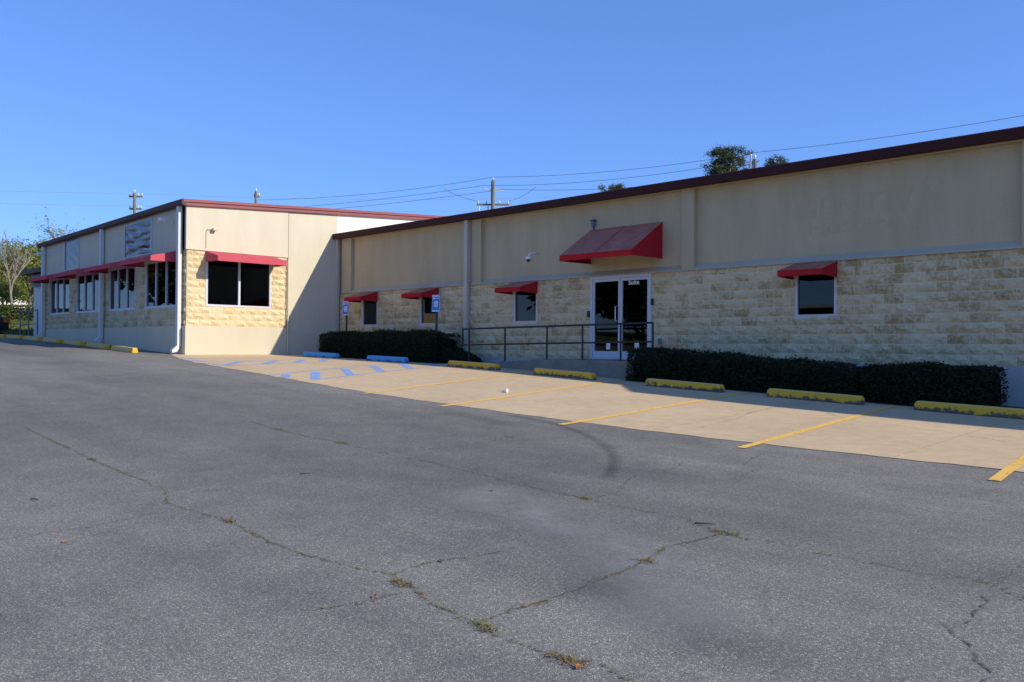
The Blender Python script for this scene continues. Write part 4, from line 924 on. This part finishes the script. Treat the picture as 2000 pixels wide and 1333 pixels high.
# ------------------------------------------------------------------ far left: car, pale shed; across the lot: brown shed and trees (mirrored in the panes)
def car(loc, rz, label):
    t = thing('parked_car', loc, label, 'car'); c, s = math.cos(rz), math.sin(rz); T = lambda p: (loc[0]+c*p[0]-s*p[1], loc[1]+s*p[0]+c*p[1], loc[2]+p[2])
    prof = [(-2.25, .35), (-2.3, .75), (-2.2, .98), (-1.0, 1.05), (1.2, 1.0), (2.0, .88), (2.25, .65), (2.25, .35)]
    mb = MB(); vv = []
    for y, k, dz in ((-.88, .97, .03), (-.80, 1, 0), (.80, 1, 0), (.88, .97, .03)): vv += [(x*k, y, z-(dz if z > .8 else 0)) for x, z in prof]
    n = len(prof); ff = [tuple(range(n)), tuple(range(3*n, 4*n))[::-1]] + [(i*n+j, i*n+(j+1) % n, (i+1)*n+(j+1) % n, (i+1)*n+j) for i in range(3) for j in range(n)]
    mb.add(vv, ff); mb.build('body', M_['carpaint'], t, fix=T, bevel=.03)
    mb = MB(); lo = [(-1.75, 1.02), (1.0, 1.0)]; mb.add([(-1.9, -.74, 1.0), (1.1, -.74, .99), (1.1, .74, .99), (-1.9, .74, 1.0), (-1.45, -.60, 1.46), (.25, -.60, 1.46), (.25, .60, 1.46), (-1.45, .60, 1.46)], [(0,1,5,4),(1,2,6,5),(2,3,7,6),(3,0,4,7),(4,5,6,7),(0,3,2,1)]); mb.build('cabin_glass', M_['black'], t, fix=T, bevel=.03)
    mb = MB(); mb.add([(-1.42, -.58, 1.465), (.22, -.58, 1.465), (.22, .58, 1.465), (-1.42, .58, 1.465), (-1.3, -.5, 1.49), (.1, -.5, 1.49), (.1, .5, 1.49), (-1.3, .5, 1.49)], [(0,1,5,4),(1,2,6,5),(2,3,7,6),(3,0,4,7),(4,5,6,7),(0,3,2,1)]); mb.build('roof', M_['carpaint'], t, fix=T)
    for x in (-1.4, 1.4):
        for y in (-.84, .84):
            mb = MB(); mb.tube([(x, y-.1, .33), (x, y+.1, .33)], .33, 20); w = mb.build('wheel', M_['black'], t, fix=T)
            mb = MB(); mb.tube([(x, y-.108, .33), (x, y+.108, .33)], .19, 14); mb.build('rim', M_['chrome'], w, fix=T)
    for y in (-.68, .68):
        mb = MB(); mb.box(-2.33, -2.2, y-.17, y+.17, .72, .92); mb.build('tail_light', M_['taillight'], t, fix=T)
        mb = MB(); mb.box(2.1, 2.24, y-.17, y+.17, .62, .76); mb.build('headlight', M_['signwhite'], t, fix=T)
M_['carpaint'] = mat('dark_car_paint', (.010,.013,.014), .2, spec=.6); M_['taillight'] = mat('orange_tail_light', (.65,.16,.02), .25)
car((-21.35, -6.95, float(G(-19.6, -7))+.0), math.radians(205), 'dark parked car with orange tail light by the far wheel stops')
t = thing('far_building', (-74, 6, 2), 'long white low building far beyond the bare tree', 'building')
mb = MB(); mb.box(-78, -70, -14, 22, 1.5, 6.6); mb.build('wall', M_['white'], t)
mb = MB(); mb.box(-78.3, -69.7, -14.3, 22.3, 6.61, 6.9); mb.build('roof', M_['roof'], t)
for y in range(-12, 21, 4):
    mb = MB(); mb.box(-69.99, -69.95, y, y+2, 3.6, 5.2); mb.build('window', M_['black'], t)
t = thing('brown_shed', (-15, -52, -.5), 'brown ribbed metal shed across the lot, mirrored in the window panes', 'building')
mb = MB(); mb.box(-15, -4.9, -58, -50, -.6, 5.0); mb.build('wall', M_['shed'] if 'shed' in M_ else M_['bark'], t)
mb = MB(); mb.box(-15.3, -4.6, -58.3, -49.7, 5.01, 5.25); mb.build('roof', M_['ins'], t)
mb = MB()
for i in range(24): mb.box(-14.9+i*.42, -14.8+i*.42, -49.99, -49.95, -.5, 4.98)
mb.build('ribs', M_['brown'], t)
for i, (x, y, h) in enumerate(((-48, -25, 10), (-42, -24, 10), (-54, -31, 11), (-36, -22.5, 9), (-31, -52, 12), (-26.5, -54, 12), (-22, -52, 12))):
    tree('leafy_tree', (x, y, gz(x, y)), h, 'tall dark tree across the lot, mirrored in the entrance doors' if i > 3 else 'dark leafy tree across the lot, mirrored in the storefront panes', 4, 60+i, 'dkgreen', 15000 if i > 3 else 11000, .40, .16, .9, clump=1.35 if i > 3 else 1.1, first=.22, group='trees across the lot')

# ------------------------------------------------------------------ litter
x, y = 14.66, -6.02; z = float(G(x, y))+.008
mb = MB(); mb.tube([(x-.06, y, z+.035), (x+.05, y+.03, z+.035)], [.028, .038], 10); tag(mb.build('paper_cup', M_['paper']), 'crushed white paper cup lying on the concrete apron', 'litter')
for x, y, a, l in ((23.1,-12.28,.3,.16), (19.15,-13.3,1.0,.1), (18.6,-15.6,.2,.09)):
    z = float(G(x, y))+.01; mb = MB(); mb.tube([(x, y, z), (x+l*.5*math.cos(a), y+l*.5*math.sin(a), z+.006), (x+l*math.cos(a+.2), y+l*math.sin(a+.2), z)], [.006, .005, .003], 5)
    tag(mb.build('twig', M_['greypost']), 'short dark twig lying on the asphalt', 'twig', 'twigs on the asphalt')
for x, y in ((22.78,-15.05), (24.3,-15.05), (20.3,-15.9), (21.1,-12.5), (22.55,-14.32)):
    z = float(G(x, y))+.008; a = rnd.uniform(0, 6); mb = MB(); mb.add([(x, y, z), (x+.035*math.cos(a), y+.035*math.sin(a), z+.006), (x+.06*math.cos(a+.3), y+.06*math.sin(a+.3), z+.002), (x+.03*math.cos(a+.9), y+.03*math.sin(a+.9), z+.012)], [(0,1,2,3)])
    tag(mb.build('dead_leaf', M_['leaf']), 'small orange dead leaf on the asphalt', 'leaf', 'dead leaves on the asphalt')
